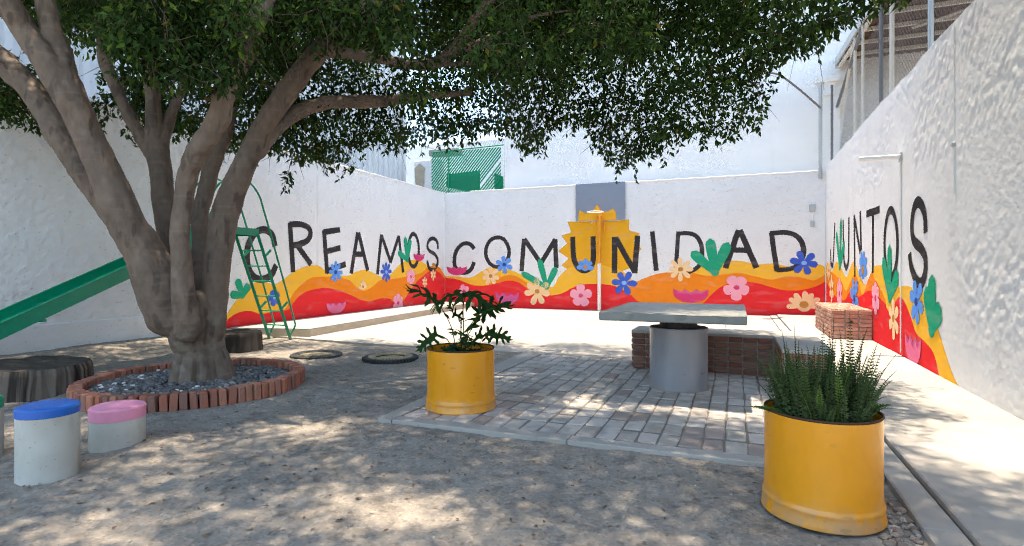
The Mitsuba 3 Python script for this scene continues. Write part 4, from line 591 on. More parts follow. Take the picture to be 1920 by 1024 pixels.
def petal(r0, r1, wd, ang, pointed=False):
    t = np.linspace(0, 1, 12)
    prof = np.where(t < .68, .30 + .70 * np.sin(PI / 2 * t / .68), np.sqrt(np.clip(1 - ((t - .68) / .32) ** 2, 0, 1)))
    up = np.stack([r0 + (r1 - r0) * t, wd / 2 * prof], 1)
    p = np.vstack([up, up[::-1] * (1, -1)])
    return affinity.rotate(sg.Polygon(p).buffer(0), ang, origin=(0, 0))
frng = np.random.default_rng(3)
for w, kind, col, ccol, c, r, n, rot, ratio in FLOWERS:
    sp = 1.0
    if w == 'R' and kind in ('flower', 'round'): sp = 1.0
    if kind == 'leaf':
        g = []
        for tip in n:
            a = math.degrees(math.atan2(tip[1] - c[1], tip[0] - c[0])); L = math.hypot(tip[0] - c[0], tip[1] - c[1])
            t = np.linspace(0, 1, 12); wdt = r / 2 * (.55 + .45 * np.minimum(t / .6, 1)) * np.sqrt(np.clip(1.0 - (np.maximum(t - .80, 0) / .20) ** 2, 0, 1))
            up = np.stack([t * L, wdt], 1)
            g.append(affinity.translate(affinity.rotate(sg.Polygon(np.vstack([up, up[::-1] * (1, -1)])).buffer(.01), a, origin=(0, 0)), *c))
        g.append(sg.Point(c).buffer(r * .42))
        sheet(w, 'painted_leaf', shapely.union_all(g), .0085, col)
        continue
    if kind == 'tulip':
        W_, H_ = r, n
        th = np.linspace(PI, 2 * PI, 16)
        bowl = [(W_ / 2 * math.cos(a), H_ * .25 + H_ * .75 * math.sin(a)) for a in th]
        zig = lambda e, lo, hi: [(W_ * .5, H_ * .5), (W_ * e, H_ * lo), (W_ * .17, H_ * hi), (0, H_ * (lo - .06)), (-W_ * .17, H_ * hi), (-W_ * e, H_ * lo), (-W_ * .5, H_ * .5)]
        b = sg.Polygon(bowl + zig(.31, .14, .36)).buffer(0)
        back = sg.Polygon(bowl + zig(.27, .34, .52)).buffer(0)
        k = sheet(w, 'painted_flower', affinity.translate(back.buffer(-.01), *c), .0085, ccol)
        part(k, 'petal', WALLS[w][0].put(flat(affinity.translate(b, *c)).apply_translation((0, 0, .0115))), WALLS[w][2], False, PAINT[col])
        continue
    span = 360 if kind != 'half' else 180
    g = []
    for k in range(n):
        a = (rot + 90 + k * 360 / n) if span == 360 else (k * 180 / (n - 1))
        rr = r * frng.uniform(.92, 1.05)
        wd = 2 * r * math.sin(PI / n * (1 if span == 360 else .5 * n / (n - 1))) * (0.50 if kind == 'flower' else 0.66)
        g.append(petal(r * .12, rr, wd, a + frng.uniform(-5, 5)))
    g.append(sg.Point(0, 0).buffer(r * .24) if span == 360 else sg.Point(0, .05 * r).buffer(r * .42))
    body = affinity.translate(shapely.union_all(g).buffer(r * .02).buffer(-r * .02), *c)
    k = sheet(w, 'painted_flower', body, .0085, col)
    cen = affinity.translate(affinity.scale(sg.Point(0, 0).buffer(r * (ratio * .7 if span == 360 else .26)), 1, .85), c[0], c[1] + (0 if span == 360 else .08 * r))
    part(k, 'flower_centre', WALLS[w][0].put(flat(cen).apply_translation((0, 0, .0115))), WALLS[w][2], False, PAINT[ccol])

# ---------------------------------------------------------------- basketball hoop by the sun
hx = 5.05
hp = thing('basketball_hoop', 'basketball hoop on a pole before the painted sun, with a grey backboard', 'basketball hoop')
part(hp, 'backboard', WB.put(box(4.336, 5.755, 2.555, 3.62, .035, .075, .006)), 'm_board', label='blue grey metal backboard')
part(hp, 'backboard_paint', WB.put(flat(sg.Polygon(SUN[1]).buffer(0).intersection(sg.box(4.34, 2.558, 5.75, 3.6))).apply_translation((0, 0, .0785))), 'm_paint', False, PAINT['gold'], label='golden sun rays painted on the backboard')
part(hp, 'pole', WB.put(tube([(hx, 0.0, .16), (hx, 1.33, .16)], .050, 16)), 'm_white', 30, label='white lower pole')
part(hp, 'pole', WB.put(tube([(hx, 1.331, .16), (hx, 2.80, .16)], .050, 16)), 'm_yellow', 30, label='golden upper pole')
a = np.arange(33) * 2 * PI / 32
part(hp, 'rim', WB.put(tube(np.stack([hx - .04 + .225 * np.cos(a), 0 * a + 2.76, .46 + .225 * np.sin(a)], 1), .011, 8, False)), 'm_white', True, label='white ring seen edge on')
part(hp, 'bracket', WB.put(cat([box(hx - .09, hx + .09, 2.66, 2.78, .076, .24, .006), bar((hx - .05, 2.66, .1), (hx - .03, 2.50, .12), .03)])), 'm_yellow')
part(hp, 'pipe', WB.put(tube([(hx + .12, 2.55, .03), (hx + .12, 2.20, .03)], .03, 10)), 'm_yellow', 30)

# ---------------------------------------------------------------- low concrete step along the slide wall
st = thing('bench', 'long low concrete step along the foot of the white wall beyond the slide', 'concrete step')
own(st, prism(sg.Polygon([(-8.42, 7.55), (-6.93, 7.88), (-7.58, 15.98), (-8.64, 15.98)]), -.05, .141), 'm_concrete')
fx = lambda y: -6.93 - .0802 * (y - 7.88)
part(st, 'front_face', cat([prism(sg.Polygon([(fx(a) + .0005, a), (fx(a) + .007, a), (fx(b) + .007, b), (fx(b) + .0005, b)]), -.05, .118) for a, b in ((7.9, 9.9), (9.905, 11.9), (11.905, 13.9), (13.905, 15.95))]), 'm_curb', label='stained beige front of the step')
part(st, 'end_face', prism(sg.Polygon([(-7.6, 7.726), (-6.925, 7.876), (-6.925, 7.870), (-7.6, 7.720)]), -.05, .118), 'm_curb')

# ---------------------------------------------------------------- slide
sl = thing('slide', 'green metal playground slide with a ladder beside the white wall', 'slide')
XL, XR = -7.57, -7.10
def chute_z(y): return 1.69 + .455 * (y - 5.86)
pts_y = np.array([1.95, 2.25, 2.6, 3.5, 4.9, 5.86])
zz = np.array([.24, .26, .36, *chute_z(pts_y[3:])])
def ribbon(x0, x1, dz0, dz1):
    v, f = [], []
    for y, z in zip(pts_y, zz):
        for x, dz in ((x0, dz0), (x1, dz0), (x1, dz1), (x0, dz1)): v.append((x, y, z + dz))
    n = len(pts_y)
    for k in range(n - 1):
        for e in range(4):
            a, b = k * 4 + e, k * 4 + (e + 1) % 4
            f += [(a, b, b + 4), (a, b + 4, a + 4)]
    f += [(0, 2, 1), (0, 3, 2), (4 * n - 4, 4 * n - 3, 4 * n - 2), (4 * n - 4, 4 * n - 2, 4 * n - 1)]
    return trimesh.Trimesh(v, f, process=False)
part(sl, 'chute', ribbon(XL + .006, XR - .006, -.115, -.100), 'm_green')
for x in (XL, XR):
    s_ = part(sl, 'side_rail', ribbon(x - .006, x + .006, -.16, .0), 'm_green')
    part(s_, 'lip', ribbon(x - .014, x + .014, .0015, .016), 'm_green')
for y in (3.9, 5.3):
    part(sl, 'chute_strut', box(XL - .01, XR + .01, y - .02, y + .02, chute_z(y) - .19, chute_z(y) - .161), 'm_green')
part(sl, 'platform', cat([box(XL, XR, 5.87, 6.90, 1.80, 1.815), box(XR - .004, XR + .010, 5.87, 6.90, 1.72, 1.83), box(XL - .010, XL + .004, 5.87, 6.90, 1.72, 1.83), box(XL - .010, XR + .010, 6.901, 6.915, 1.72, 1.83), box(XL, XR, 5.855, 5.869, 1.62, 1.80)]), 'm_green')
lad = part(sl, 'ladder', cat([bar((x, 7.63, -.06), (x, 6.90, 1.74), .045) for x in (XL, XR)]), 'm_green')
for k in range(6):
    t = .13 + k * .145
    part(lad, 'rung', tube([(XL, 7.63 - .73 * t, 1.74 * t), (XR, 7.63 - .73 * t, 1.74 * t)], .012, 8), 'm_green')
for x in (XL, XR):
    hpts = [(x, 7.60, .05), (x, 7.72, .20), (x, 7.69, .34), (x, 7.36, 1.25), (x, 7.02, 2.15), (x, 6.93, 2.36), (x, 6.76, 2.53), (x, 6.50, 2.60), (x, 6.26, 2.52), (x, 6.08, 2.32), (x, 6.00, 2.08), (x, 5.98, 1.82)]
    hk = part(sl, 'handrail', tube(spline(hpts, 5), .015, 8), 'm_green', True)
    for t in (.30, .80):
        part(hk, 'brace', bar((x, 7.63 - .73 * t, 1.74 * t), (x, 7.77 - .75 * t, 1.74 * t + .1), .035), 'm_green')
    part(sl, 'leg', tube([(x, 6.0, -.06), (x, 5.98, 1.72)], .018, 8), 'm_green')

# ---------------------------------------------------------------- concrete table on a grey drum, brick benches
tb = thing('table', 'dark grey concrete slab table standing on a grey painted drum', 'table')
part(tb, 'tabletop', rough_box(-1.17, .09, 5.12, 6.74, .722, .80, .007, rng, .0015), 'm_tabletop', label='thick dark grey concrete slab')
part(tb, 'drum', lathe([(.283, -.01), (.286, .0), (.288, .02), (.283, .035), (.283, .592), (.288, .599), (.288, .605), (.281, .610), (.277, .602), (.277, .40)], 72).apply_translation((-.54, 5.94, 0)), 'm_grey', 35, label='grey painted metal drum')
part(tb, 'post', lathe([(.185, .39), (.185, .7215)], 40).apply_translation((-.54, 5.94, 0)), 'm_dark', 30, label='dark post inside the drum')
part(tb, 'drum_lid', lathe([(.0, .42), (.277, .42)], 40).apply_translation((-.54, 5.94, 0)), 'm_dark')

brick_tones = [(0.23, 0.105, 0.075), (0.27, 0.125, 0.085), (0.19, 0.085, 0.065), (0.25, 0.14, 0.105), (0.21, 0.09, 0.07)]
pale_tones = [(0.46, 0.24, 0.175), (0.50, 0.29, 0.22), (0.42, 0.20, 0.145), (0.52, 0.33, 0.26)]
def brick_set(L, D, H, tones, ch=.008, jit=.004):
    return [mk(rough_box(-L / 2, L / 2, -D / 2, D / 2, -H / 2, H / 2, ch, rng, jit), 'm_brick', False, c) for c in tones for _ in range(2)]
def lay(parent, kinds, x, y, z, ang):
    t = T().translate((x, y, z)).rotate((0, 0, 1), ang + rng.uniform(-1.2, 1.2)).rotate((0, 1, 0), rng.uniform(-.8, .8))
    part(parent, 'brick', kinds[rng.integers(len(kinds))], None, to_world=t)
bb = thing('bench', 'dark red brick bench with a pale concrete top behind the grey table', 'bench')
x0, x1, y0, y1 = -1.17, .82, 6.88, 7.45
own(bb, cat([box(x0 + .012, x1 - .012, y0 + .012, y1 - .012, -.08, .420), box(.40 + .012, x1 - .012, 5.75 + .012, y0 + .010, -.08, .420)]), 'm_mortar')
part(bb, 'seat', prism(sg.Polygon([(x0, y0), (.40, y0), (.40, 5.75), (x1, 5.75), (x1, y1), (x0, y1)]).buffer(.012, join_style='mitre').buffer(-.02).buffer(.012), .421, .452), 'm_concrete', label='pale concrete seat top')
kl = brick_set(.139, .06, .056, brick_tones)
for c in range(6):
    z = .034 + c * .0715
    n = 10
    for k in range(n):
        x = x0 + .010 + (k + .5) * (1.56 - .02) / n
        lay(bb, kl, x, y0 + .022 + rng.uniform(-.006, .004), z, 0)
    for k in range(3):
        lay(bb, kl, x0 + .022 + rng.uniform(-.006, .004), y0 + .13 + k * .165, z, 90)
    for k in range(6):
        lay(bb, kl, .40 + .022, 5.75 + .10 + k * .170, z, 90)
        if k < 7: lay(bb, kl, x1 - .022, 5.75 + .10 + k * .170, z, 90)
    for k in range(2):
        lay(bb, kl, .52 + k * .17, 5.75 + .022, z, 0)
bx = thing('bench', 'pale pink brick block seat against the rough white wall', 'bench')
X0, X1, Y0, Y1, HB = 1.46, 2.045, 10.57, 12.6, .53
own(bx, box(X0 + .012, X1 - .002, Y0 + .012, Y1 - .012, .0, HB - .012), 'm_mortar')
kp = brick_set(.178, .06, .060, pale_tones)
kt = brick_set(.185, .09, .02, pale_tones)
for c in range(7):
    z = .04 + .037 + c * .0675
    sh = (c % 2) * .09
    for k in range(3):
        lay(bx, kp, min(X0 + .10 + k * .193, X1 - .095), Y0 + .022, z, 0)
    for k in range(10):
        lay(bx, kp, X0 + .022, Y0 + .11 + k * .199, z, 90)
for i in range(6):
    for k in range(10):
        lay(bx, kt, X0 + .052 + i * .0955, Y0 + .105 + k * .2, HB - .010, 90)
part(bx, 'pipe_end', tube([(1.74, Y0 - .03, .33), (1.74, Y0 + .05, .33)], .022, 12), 'm_dark', 30, label='dark pipe end in the front')

# ---------------------------------------------------------------- drum planters
def planter(x, y, r, h, label, z0):
    k = thing('planter', label, 'planter', 'yellow drum planters')
    prof = [(r * .99, 0), (r * 1.055, .003), (r * 1.062, .010), (r * 1.050, .022), (r * 1.034, .052), (r * 1.034, .062), (r * 1.042, .070), (r * 1.040, .080), (r * 1.022, .088), (r * 1.012, .10), (r, .16), (r, h - .004)]
    part(k, 'drum', lathe(prof, 96).apply_translation((x, y, z0)), 'm_yellow', 32, label='glossy golden yellow drum with a rolled foot')
    part(k, 'rim', lathe([(r + .0002, h - .004), (r + .004, h + .002), (r + .003, h + .008), (r - .004, h + .008), (r - .006, h), (r - .006, h - .012)], 96).apply_translation((x, y, z0)), 'm_rust', 40, label='dark rusty cut rim')
    part(k, 'lining', lathe([(r - .0065, h - .001), (r - .0065, h - .30)], 64).apply_translation((x, y, z0)), 'm_yellow', True, label='inside of the drum')
    v, f = np.array([[0, 0, 0.0]]), None
    a = np.arange(40) * 2 * PI / 40
    R = np.linspace(0, r - .008, 9)[1:]
    vv = np.vstack([[0, 0, 0]] + [np.stack([q * np.cos(a), q * np.sin(a), 0 * a], 1) for q in R])
    vv[:, 2] = .05 * (meshkit.fbm(vv * 12, 3, 2) - .5)
    ff = [(0, 1 + i, 1 + (i + 1) % 40) for i in range(40)]
    for q in range(7):
        o = 1 + q * 40
        for i in range(40):
            ff += [(o + i, o + 40 + i, o + 40 + (i + 1) % 40), (o + i, o + 40 + (i + 1) % 40, o + (i + 1) % 40)]
    part(k, 'soil', trimesh.Trimesh(vv + [x, y, z0 + h - .10], ff, process=False), 'm_soil', True)
    return k
P1, P2 = (-2.22, 4.40), (.402, 3.23)
planter(*P1, .290, .51, 'yellow drum planter holding the lobed dark leaves, on the corner of the paving', .0)
planter(*P2, .264, .505, 'yellow drum planter full of upright ferns, nearest the camera', -.022)

def add_leaf(V, F, C, base, d, nrm, L, Wd, col, fold=.15): ...
def lobed_leaf(L, W, n=5):
    """A deeply lobed blade in the xy plane: stalk end at the origin, tip at +x."""
    g = [sg.Polygon([(0, -.08 * L), (.25 * L, -.13 * L), (.7 * L, -.08 * L), (L, 0), (.7 * L, .08 * L), (.25 * L, .13 * L), (0, .08 * L)])]
    for s_ in (-1, 1):
        for k in range(n):
            t = k / (n - 1)
            bxp = L * (.06 + .62 * t); ang = (118 - 82 * t) * s_
            ln = 1.2 * W * (.62 + .38 * math.sin(PI * (t * .8 + .12))) * (1 - .35 * t)
            w0 = .068 * L
            p = sg.Polygon([(-.01, -w0), (ln * .45, -w0 * .55), (ln * .75, -w0 * .75), (ln, 0), (ln * .75, w0 * .6), (ln * .45, w0 * .45), (-.01, w0)])
            g.append(affinity.translate(affinity.rotate(p, ang, origin=(0, 0)), bxp, 0))
    return shapely.segmentize(shapely.union_all(g).buffer(.004).buffer(-.002), .02)
def frame(d, up=(0, 0, 1), roll=0.0):
    d = np.array(d, float); d /= np.linalg.norm(d)
    u = np.cross(up, d); u /= np.linalg.norm(u) + 1e-9
    n = np.cross(d, u)
    c, s = math.cos(roll), math.sin(roll)
    u, n = c * u + s * n, -s * u + c * n
    M = np.eye(4); M[:3, 0], M[:3, 1], M[:3, 2] = d, u, n
    return M
ph = thing('philodendron', 'dark leafy plant with deeply lobed leaves growing in the yellow drum on the paving', 'plant')
zs = .43
prng = np.random.default_rng(21)
def big_leaf(tip, d, L, W, roll, droop, stem=True, col=(0.018, 0.045, 0.014)):
    if stem: tip, L, W = (tip[0] * 1.08, tip[1], tip[2] * 1.2), L * 1.12, W * 1.12
    """tip: where stalk and blade meet, relative to the planter's axis at soil level; d: the way the blade points."""
    b = flat(lobed_leaf(L, W)).subdivide().subdivide()
    v = b.vertices
    v[:, 2] = -droop * v[:, 0] ** 2 - droop * 1.3 * v[:, 1] ** 2 + .25 * np.abs(v[:, 1]) + .012 * np.sin(v[:, 0] * 60)
    b.vertices = v
    b.apply_transform(frame(d, roll=roll)); b.apply_translation(np.array(tip) + (P1[0], P1[1], zs))
    k = part(ph, 'leaf', b, 'm_leaf', True, np.array(col) * prng.uniform(.8, 1.3))
    if stem:
        a = np.array([tip[0] * .18 + prng.uniform(-.03, .03), tip[1] * .18, -.02]); t = np.array(tip)
        m = (a + t) / 2 + (-.10 * t[0], -.1 * t[1], .05)
        part(ph, 'stalk', tube(spline([a, m, t], 5) + (P1[0], P1[1], zs), .0038, 6), 'm_frond', True, (0.05, 0.075, 0.03))
RT = np.array([math.cos(YAW), math.sin(YAW), 0])         # the yard's right-hand direction as seen from the path
def rd(a, b, c): return tuple(a * RT + b * np.array([-FWD[0], -FWD[1], 0]) + np.array([0, 0, c]))
big_leaf(rd(-.165, .02, .37), rd(-.50, .35, .55), .31, .20, -.5, 1.0)
big_leaf(rd(.035, .0, .46), rd(.55, .45, .05), .28, .18, .2, 2.2)
big_leaf(rd(.02, .05, .47), rd(-.75, .25, .0), .25, .16, -.2, 2.4)
big_leaf(rd(.14, .0, .31), rd(.85, .2, .42), .29, .15, .7, .8)
big_leaf(rd(.10, .08, .22), rd(.35, .5, .65), .27, .18, .3, .8, col=(0.03, 0.07, 0.018))
big_leaf(rd(.00, .05, .27), rd(-.45, .2, .6), .16, .10, -.6, .8)
big_leaf(rd(-.19, .05, .17), rd(-.75, .25, -.55), .21, .09, -.9, .8)
big_leaf(rd(.22, .05, .17), rd(.95, .2, -.12), .20, .09, .9, .8)
big_leaf(rd(.12, .06, .14), rd(.75, .5, .35), .2, .12, .6, 1.0, col=(0.026, 0.06, 0.018))
big_leaf(rd(.04, .09, .16), rd(-.3, .6, .3), .18, .11, -.3, 1.2, col=(0.03, 0.07, 0.02))
for k in range(26):
    a = prng.uniform(0, 2 * PI); r_ = prng.uniform(.02, .15); z_ = prng.uniform(-.02, .13)
    big_leaf((r_ * math.cos(a), r_ * math.sin(a), z_), (math.cos(a), math.sin(a), prng.uniform(-.2, .9)), prng.uniform(.09, .14), prng.uniform(.05, .08), prng.uniform(-.5, .5), 2.0, False,
             col=(0.03, 0.075, 0.02) if prng.random() < .6 else (0.015, 0.05, 0.03))

fe = thing('fern', 'clump of upright green ferns growing in the nearest yellow drum', 'fern')
fr = np.random.default_rng(8)
zf = .383
def frond(base, lean, H, wid, col, n, radial=False):
    t = np.linspace(0, 1, 14)
    lean = np.array([*lean, 0.0])
    ax = np.array(base)[None] + t[:, None] * np.array([0, 0, H]) + (t ** 1.8)[:, None] * lean - (t ** 3)[:, None] * np.array([0, 0, .25 * np.linalg.norm(lean)])
    stem = tube(ax, np.linspace(.003, .001, 14), 4)
    V, F = [stem.vertices], [stem.faces]
    tt = np.linspace(.10, .99, n)
    side = np.cross(lean + fr.normal(0, .05, 3), (0, 0, 1.0)); side /= np.linalg.norm(side) + 1e-9
    tw = fr.uniform(-1.4, 1.4)
    side = side * math.cos(tw) + np.cross((0, 0, 1.0), side) * math.sin(tw)
    nv = len(stem.vertices)
    for q in tt:
        p = np.array([np.interp(q, t, ax[:, i]) for i in range(3)])
        L = wid * (np.sin(PI * min(q * .8 + .22, 1)) ** .7 + .08)
        for s_ in (-1, 1):
            if radial: side = np.array([*fr.normal(0, 1, 2), .01]); side /= np.linalg.norm(side)
            d = side * s_ + np.array([0, 0, .30 + .3 * q]) + fr.normal(0, .08, 3); d /= np.linalg.norm(d)
            w = np.cross(d, np.cross(side, (0, 0, 1.0))); w = w / (np.linalg.norm(w) + 1e-9) * L * .20
            V.append(np.array([p, p + d * L * .45 + w, p + d * L - (0, 0, .10 * L), p + d * L * .45 - w]))
            F.append(np.array([(0, 1, 2), (0, 2, 3)]) + nv); nv += 4
    part(fe, 'frond', trimesh.Trimesh(np.vstack(V), np.vstack(F), process=False), 'm_frond', False, col)
for k in range(95):
    a, r_ = fr.uniform(0, 2 * PI), .21 * math.sqrt(fr.random())
    b = (P2[0] + r_ * math.cos(a), P2[1] + r_ * math.sin(a), zf)
    o = np.array([math.cos(a), math.sin(a)]) * r_ * fr.uniform(.1, .5) + fr.normal(0, .03, 2)
    frond(b, o, fr.uniform(.20, .42), fr.uniform(.020, .030), np.array((0.078, 0.112, 0.050)) * fr.uniform(.65, 1.35), 30, True)
for k in range(130):
    a, r_ = fr.uniform(0, 2 * PI), .20 * math.sqrt(fr.random())
    b = (P2[0] + r_ * math.cos(a), P2[1] + r_ * math.sin(a), zf)
    o = np.array([math.cos(a), math.sin(a)]) * r_ * (fr.uniform(.1, .6) if fr.random() < .88 else fr.uniform(.7, 1.1)) + fr.normal(0, .035, 2)
    dark = fr.random() < .72
    col = np.array((0.060, 0.098, 0.036) if dark else (0.125, 0.19, 0.045)) * fr.uniform(.75, 1.3)
    frond(b, o, fr.uniform(.22, .46), fr.uniform(.022, .036), col, 24)
for dx, H, lx in ((-.10, 0.53, -.02), (-.02, 0.55, .01), (.07, 0.58, .02), (.13, 0.60, .0), (.17, 0.54, .10), (-.15, 0.52, -.05), (.19, 0.49, .05), (.10, 0.52, -.03), (.04, 0.50, .02)):
    b = np.array([P2[0], P2[1], zf]) + dx * RT + fr.uniform(-.06, .06) * np.array(FWD)
    frond(tuple(b), (lx * RT[0], lx * RT[1] + .01), H, fr.uniform(.022, .034), np.array((0.045, 0.08, 0.028)) * fr.uniform(.8, 1.2), 34)
for s_ in (-1, 1):
    for q in range(3):
        b = np.array([P2[0], P2[1], zf + .03]) + s_ * .19 * RT
        frond(tuple(b), tuple((s_ * RT * fr.uniform(.10, .20))[:2]), fr.uniform(.10, .17), .04, (0.07, 0.14, 0.03), 18)

# ---------------------------------------------------------------- stools
def stool(x, y, r, h, band, mat, label):
    k = thing('stool', label, 'stool', None)
    body = lathe([(r, -.10), (r, h - band - .0005), (r * .9, h - band)], 56)
    body.vertices += .004 * (meshkit.fbm(body.vertices * 7, 3, int(h * 100))[:, None] - .5) * np.sign(body.vertices)
    part(k, 'base', body.apply_translation((x, y, 0)), 'm_cast', 40, label='pale raw concrete cylinder')
    top = lathe([(r * .98, h - band - .001), (r + .003, h - band + .002), (r + .003, h - .016), (r - .004, h - .005), (r - .018, h), (0.0, h + .003)], 56)
    part(k, 'seat', top.apply_translation((x, y, 0)), mat, 25)
stool(-3.783, 2.10, .152, .398, .058, 'm_blue', 'concrete cylinder stool with a blue painted top')
stool(-3.957, 2.62, .163, .262, .088, 'm_pink', 'short concrete cylinder stool with a pink painted top')
stool(-4.60, 2.11, .160, .36, .075, 'm_mint', 'concrete cylinder stool with a green painted top, cut by the left edge')

# ---------------------------------------------------------------- wooden stumps
def stump(x, y, rx, ry, h, label, seed, z0=-.06):
    k = thing('stump', label, 'tree stump')
    n, m = 260, 14
    a = np.arange(n) * 2 * PI / n
    g = meshkit.fbm(np.stack([np.cos(a) * 9, np.sin(a) * 9, 0 * a + seed], 1), 4, seed)
    crack = np.clip((meshkit.noise(np.stack([np.cos(a) * 6.0, np.sin(a) * 6.0, 0 * a + seed + 3], 1), seed) - .72) * 5, 0, 1)
    V = []
    for j in range(m):
        t = j / (m - 1)
        q = 1 + .10 * (g - .5) - .09 * crack * (1.1 - .4 * t) - .05 * max(0, t - .86) / .14 + .05 * (1 - t) ** 2
        sway = .02 * np.sin(3 * a + 2 * t)
        V.append(np.stack([x + rx * q * np.cos(a + sway), y + ry * q * np.sin(a + sway), 0 * a + z0 + (h - z0) * t + .018 * (t > .9) * (meshkit.noise(np.stack([np.cos(a) * 3, np.sin(a) * 3, 0 * a], 1), 3) - .5)], 1))
    V.append(V[-1] * (.93, .93, 1) + (x * .07, y * .07, .012)); V.append(V[-1] * (.5, .5, 1) + (x * .5, y * .5, -.006))
    V = np.vstack(V + [[(x, y, h + .004)]])
    M = m + 2
    i = np.arange(n); F = []
    for j in range(M - 1):
        o = j * n
        F += [np.stack([o + i, o + (i + 1) % n, o + n + (i + 1) % n], 1), np.stack([o + i, o + n + (i + 1) % n, o + n + i], 1)]
    o = (M - 1) * n
    F.append(np.stack([o + i, o + (i + 1) % n, i * 0 + M * n], 1))
    own(k, trimesh.Trimesh(V, np.vstack(F), process=False), 'm_log', 50)
stump(-6.48, 3.46, .54, .46, .255, 'wide cracked dark wooden stump behind the blue topped stool', 5)
stump(-7.02, 6.42, .36, .34, .235, 'small dark wooden stump partly hidden behind the tree trunk', 9)

# ---------------------------------------------------------------- tyres lying in the dirt
def tyre(x, y, R, label, teeth, seed):
    k = thing('tyre', label, 'tyre')
    z = float(dirt_z(np.array([x]), np.array([y]))[0])
    pr = [(R - .13, -.05), (R - .13, .030), (R - .10, .048), (R - .05, .050), (R - .01, .034), (R, .0), (R, -.05)]
    own(k, lathe(pr, 72).apply_translation((x, y, z)), 'm_rubber', 30)
    part(k, 'soil_fill', lathe([(0, .042), (R * .4, .040), (R - .128, .026)], 40).apply_translation((x, y, z)), 'm_sand', True, label='pale dry earth filling the tyre')
    if teeth:
        ms = []
        for q in range(46):
            a = q * 2 * PI / 46
            ms.append(box(R - .05, R + .012, -.012, .012, -.02, .052, .004).apply_transform(trimesh.transformations.rotation_matrix(a, (0, 0, 1))))
        part(k, 'tread', cat(ms).apply_translation((x, y, z)), 'm_cream' if False else 'm_rubber', kind='stuff', label='row of worn tread blocks')
        gs = [box(R - .16, R - .062, -.014, .014, .040, .060, .004).apply_transform(trimesh.transformations.rotation_matrix(q * 2 * PI / 46, (0, 0, 1))) for q in range(46)]
        part(k, 'dusty_tread', cat(gs).apply_translation((x, y, z)), 'm_sand', kind='stuff', label='dusty pale ribs on the tyre')
tyre(-5.52, 6.42, .36, 'half buried smooth tyre with a pale earth filling, beside the brick ring', False, 1)
tyre(-4.34, 6.50, .36, 'half buried tyre with ribbed tread beside the yellow planter', True, 2)

# ---------------------------------------------------------------- brick ring and gravel round the tree
TC = (-5.06, 4.13)
rg = thing('brick_ring', 'ring of upright red bricks round the foot of the tree', 'tree ring')
ring_tones = [(0.42, 0.165, 0.105), (0.36, 0.135, 0.09), (0.46, 0.20, 0.13), (0.33, 0.13, 0.095), (0.40, 0.19, 0.14), (0.25, 0.13, 0.105)]
kr = [mk(rough_box(-.055, .055, -.0315, .0315, -.13, .13, .009, rng, .004), 'm_brick', False, c) for c in ring_tones for _ in range(2)]
n = 82
for k in range(n):
    a = k * 2 * PI / n
    rr = .945 + .015 * math.sin(3 * a) + rng.uniform(-.008, .008)
    z = .008 + rng.uniform(-.007, .007)
    t = T().translate((TC[0] + rr * math.cos(a), TC[1] + rr * math.sin(a) * 1.03, z)).rotate((0, 0, 1), math.degrees(a) + rng.uniform(-4, 4)).rotate((1, 0, 0), rng.uniform(-4, 4)).rotate((0, 1, 0), rng.uniform(-3, 3))
    part(rg, 'brick', kr[rng.integers(len(kr))], None, to_world=t)
ico = trimesh.creation.icosphere(1, 1.0)
def stones(n, seed, put, smin, smax, tones, zsq=.65):
    q = np.random.default_rng(seed)
    V, F, C = [], [], []
    for k in range(n):
        x, y, z = put(q)
        s = q.uniform(smin, smax)
        v = ico.vertices * (1 + q.uniform(-.22, .22, (len(ico.vertices), 1))) * (s, s * q.uniform(.6, .95), s * zsq)
        a = q.uniform(0, PI); c, si = math.cos(a), math.sin(a)
        v = v @ np.array([[c, si, 0], [-si, c, 0], [0, 0, 1]]) + (x, y, z)
        V.append(v); F.append(ico.faces + 42 * k); C.append(np.tile(np.array(tones[q.integers(len(tones))]) * q.uniform(.75, 1.25), (42, 1)))
    return trimesh.Trimesh(np.vstack(V), np.vstack(F), process=False), np.vstack(C)
def in_ring(q):
    a, r_ = q.uniform(0, 2 * PI), .88 * math.sqrt(q.random())
    return TC[0] + r_ * math.cos(a), TC[1] + r_ * math.sin(a), .045 + q.uniform(0, .03) + .03 * (1 - r_ / .9)
gm, gc = stones(3400, 5, in_ring, .014, .030, [(0.10, 0.10, 0.105), (0.14, 0.14, 0.14), (0.075, 0.075, 0.08), (0.18, 0.175, 0.17), (0.12, 0.115, 0.11)])
gk = thing('gravel', 'dark grey gravel filling the brick ring under the tree', 'gravel', kind='stuff')
own(gk, gm, 'm_stone', True, gc)
gb = lathe([(.0, .055), (.5, .045), (.91, .03)], 40).apply_translation((*TC, 0))
part(gk, 'bed', gb, 'm_soil')
def white_spot(q):
    a = q.choice([2.9, 3.35, 3.9, 4.3, 5.6, 6.0]) + q.normal(0, .10); r_ = q.uniform(.45, .85)
    return TC[0] + r_ * math.cos(a), TC[1] + r_ * math.sin(a), .075 + q.uniform(0, .015)
wm, wc = stones(60, 6, white_spot, .012, .024, [(0.62, 0.61, 0.58), (0.5, 0.49, 0.46)])
wk = thing('pebbles', 'scattered white pebbles lying on the dark gravel', 'pebbles', kind='stuff')
own(wk, wm, 'm_stone', True, wc)

